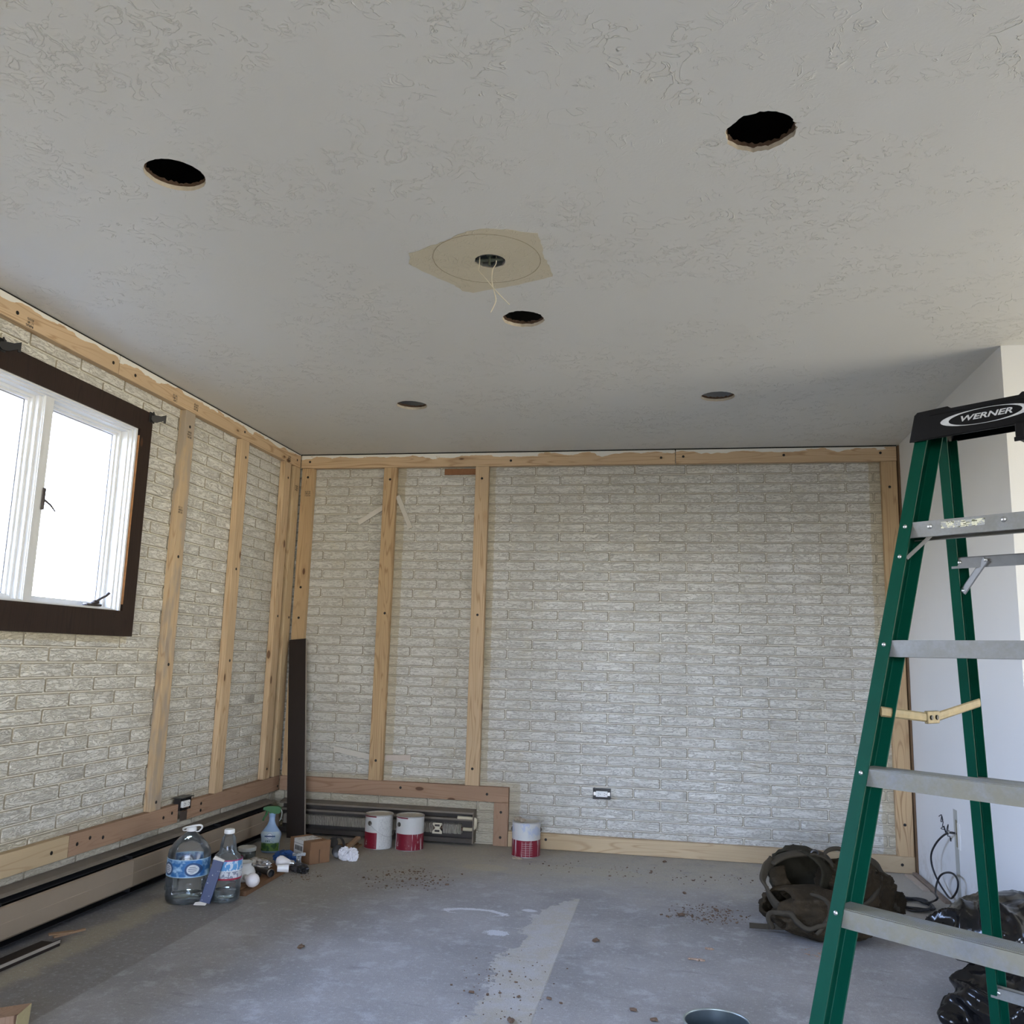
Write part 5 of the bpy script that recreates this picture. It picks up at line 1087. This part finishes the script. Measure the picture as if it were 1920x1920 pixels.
# ------------------------------------------------------------------ black rubbish bag
GO = Vector((3.60, 3.42, 0)); b = BM()
blob(b, (3.62, 3.26, .085), (.255, .20, .115), 4, .10, 1.6, 2); blob(b, (3.66, 3.46, .235), (.26, .19, .120), 4, .12, 1.7, 6); blob(b, (3.80, 3.38, .15), (.22, .20, .15), 4, .1, 1.6, 8)
blob(b, (3.46, 3.50, .225), (.10, .09, .060), 3, .1, 1.6, 9); blob(b, (3.375, 3.235, .035), (.085, .05, .045), 3, .1, 2, 3)
me = bpy.data.meshes.new('bag'); b.to_mesh(me); b.free(); t_o = bpy.data.objects.new('t', me); C.objects.link(t_o)
md = t_o.modifiers.new('r', 'REMESH'); md.mode = 'VOXEL'; md.voxel_size = .009; md.use_smooth_shade = True
ms = t_o.modifiers.new('s', 'SMOOTH'); ms.iterations = 16; ms.factor = .8
bpy.context.view_layer.update(); me = bpy.data.meshes.new_from_object(t_o.evaluated_get(bpy.context.evaluated_depsgraph_get())); bpy.data.objects.remove(t_o)
nrm = [v.normal.copy() for v in me.vertices]
for v, n_ in zip(me.vertices, nrm):
    q = v.co*5.0; wv = Vector((noise.noise(q+Vector((5, 0, 0))), noise.noise(q+Vector((0, 9, 0))), noise.noise(q)))
    q2 = Vector((v.co.x*4, v.co.y*4, v.co.z*8))+wv*1.4; rdg = 1-min(1, abs(noise.noise(q2))*3.2); q3_ = v.co*19+wv*2; rd2 = 1-min(1, abs(noise.noise(q3_))*3)
    v.co += n_*(.026*rdg+.005*rd2-.010)
    v.co.z = max(v.co.z, .002); v.co -= GO
me.materials.clear()
e = empty('rubbish_bag', GO, 'shiny black plastic rubbish bag slumped at the right edge behind the ladder', 'bag')
newobj('bag_film', me, plain('black bin liner', (.006, .006, .007), .20, var=.4, scale=9, spec=.45), e, smooth=True).name = 'bag_film'
b = BM(); shell(b, (.10, .10, .33), (.10, .06, .04), (0, 0, 1), math.radians(70), .002, .35, 3, 4, 30, 8)
obj('gathered_neck', b, plain('black bin liner', (.014, .014, .016), .22), e, smooth=True)

# ------------------------------------------------------------------ crumbs and flakes on the floor
def crumbs(name, cx, cy, rx, ry, n_, s0, s1, mat, label, seed):
    R_ = random.Random(seed); b = BM()
    for i in range(n_):
        a = R_.uniform(0, 2*PI); k = math.sqrt(R_.random())*R_.uniform(.5, 1); s_ = R_.uniform(s0, s1)*(1 if R_.random() > .12 else 1.8)
        q = bmesh.ops.create_icosphere(b, subdivisions=1, radius=s_); c0 = Vector((rx*k*math.cos(a), ry*k*math.sin(a), s_*.4))
        for v in q['verts']: v.co = Vector((v.co.x*R_.uniform(.7, 1.5), v.co.y*R_.uniform(.7, 1.5), v.co.z*.55))+c0
    o = obj(name, b, mat); o.location = (cx, cy, 0); tag(o, label, 'crumbs', kind='stuff')
m_dirt = plain('brown dirt', (.15, .095, .06), .95, var=.5, scale=60); m_dirt2 = plain('pale plaster dust', (.36, .25, .18), .95, var=.4, scale=60)
crumbs('dirt_crumbs', 1.13, 4.52, .28, .26, 190, .0015, .0045, m_dirt, 'brown dirt crumbs on the floor in front of the two paint cans', 1)
crumbs('dirt_crumbs', 2.63, 4.30, .22, .20, 230, .0015, .0045, m_dirt, 'brown dirt crumbs on the floor left of the olive bag', 2)
crumbs('dirt_crumbs', .62, 4.40, .12, .14, 60, .0012, .0035, m_dirt, 'dark crumbs beside the brown plank', 3)
crumbs('dirt_crumbs', 3.05, 3.86, .14, .10, 90, .001, .003, m_dirt2, 'pale reddish dust behind the lowest visible ladder step', 4)
crumbs('dirt_crumbs', 1.90, 3.25, .22, .45, 110, .0012, .0035, m_dirt, 'scattered dark crumbs along the pale strip of floor', 5)
crumbs('dirt_crumbs', 2.35, 4.98, .95, .25, 120, .0012, .0040, m_dirt, 'scattered crumbs along the floor board of the back wall', 6)
FLK = [(1300, 1652), (1283, 1676), (1277, 1718), (1252, 1720), (1240, 1716), (1342, 1708), (1117, 1766), (1030, 1874), (972, 1870), (1187, 1896), (564, 1778), (884, 1862), (914, 1866), (1226, 1915), (958, 1917), (838, 1660), (866, 1640), (1246, 1617)]
fk = None
for i, (x, y) in enumerate(FLK):
    if fk is None:
        b = BM(); blob(b, (0, 0, 0), (.012, .008, .0045), 2, .6, 2.5, 5)
        zm = min(v.co.z for v in b.verts)
        for v in b.verts: v.co.z -= zm
        fk = obj('plaster_flake', b, m_dirt); tag(fk, 'small brown flake lying loose on the concrete floor', 'flake', 'loose flakes scattered over the floor'); o = fk
    else: o = fk.copy(); C.objects.link(o)
    q = fl(x, y); o.location = (q.x, q.y, 0); o.rotation_euler.z = i*1.7; s_ = (.6, 1, 1.3, .8)[i % 4]; o.scale = (s_, s_, s_)
for i, (x, y, lab) in enumerate(((1303, 1800, 'clump of reddish plaster bits right of the pale floor strip, nearer to the camera'), (1335, 1781, 'small reddish plaster bit beyond the clump on the bare floor'))):
    b = BM()
    for k in range(6-3*i): blob(b, ((k-2)*.010+rnd(-.003, .003), rnd(-.006, .006), .003), (rnd(.006, .011), rnd(.005, .009), .004), 2, .5, 2.5, k+i)
    o = obj('plaster_bits', b, m_dirt2); q = fl(x, y); o.location = (q.x, q.y, 0); tag(o, lab, 'plaster')
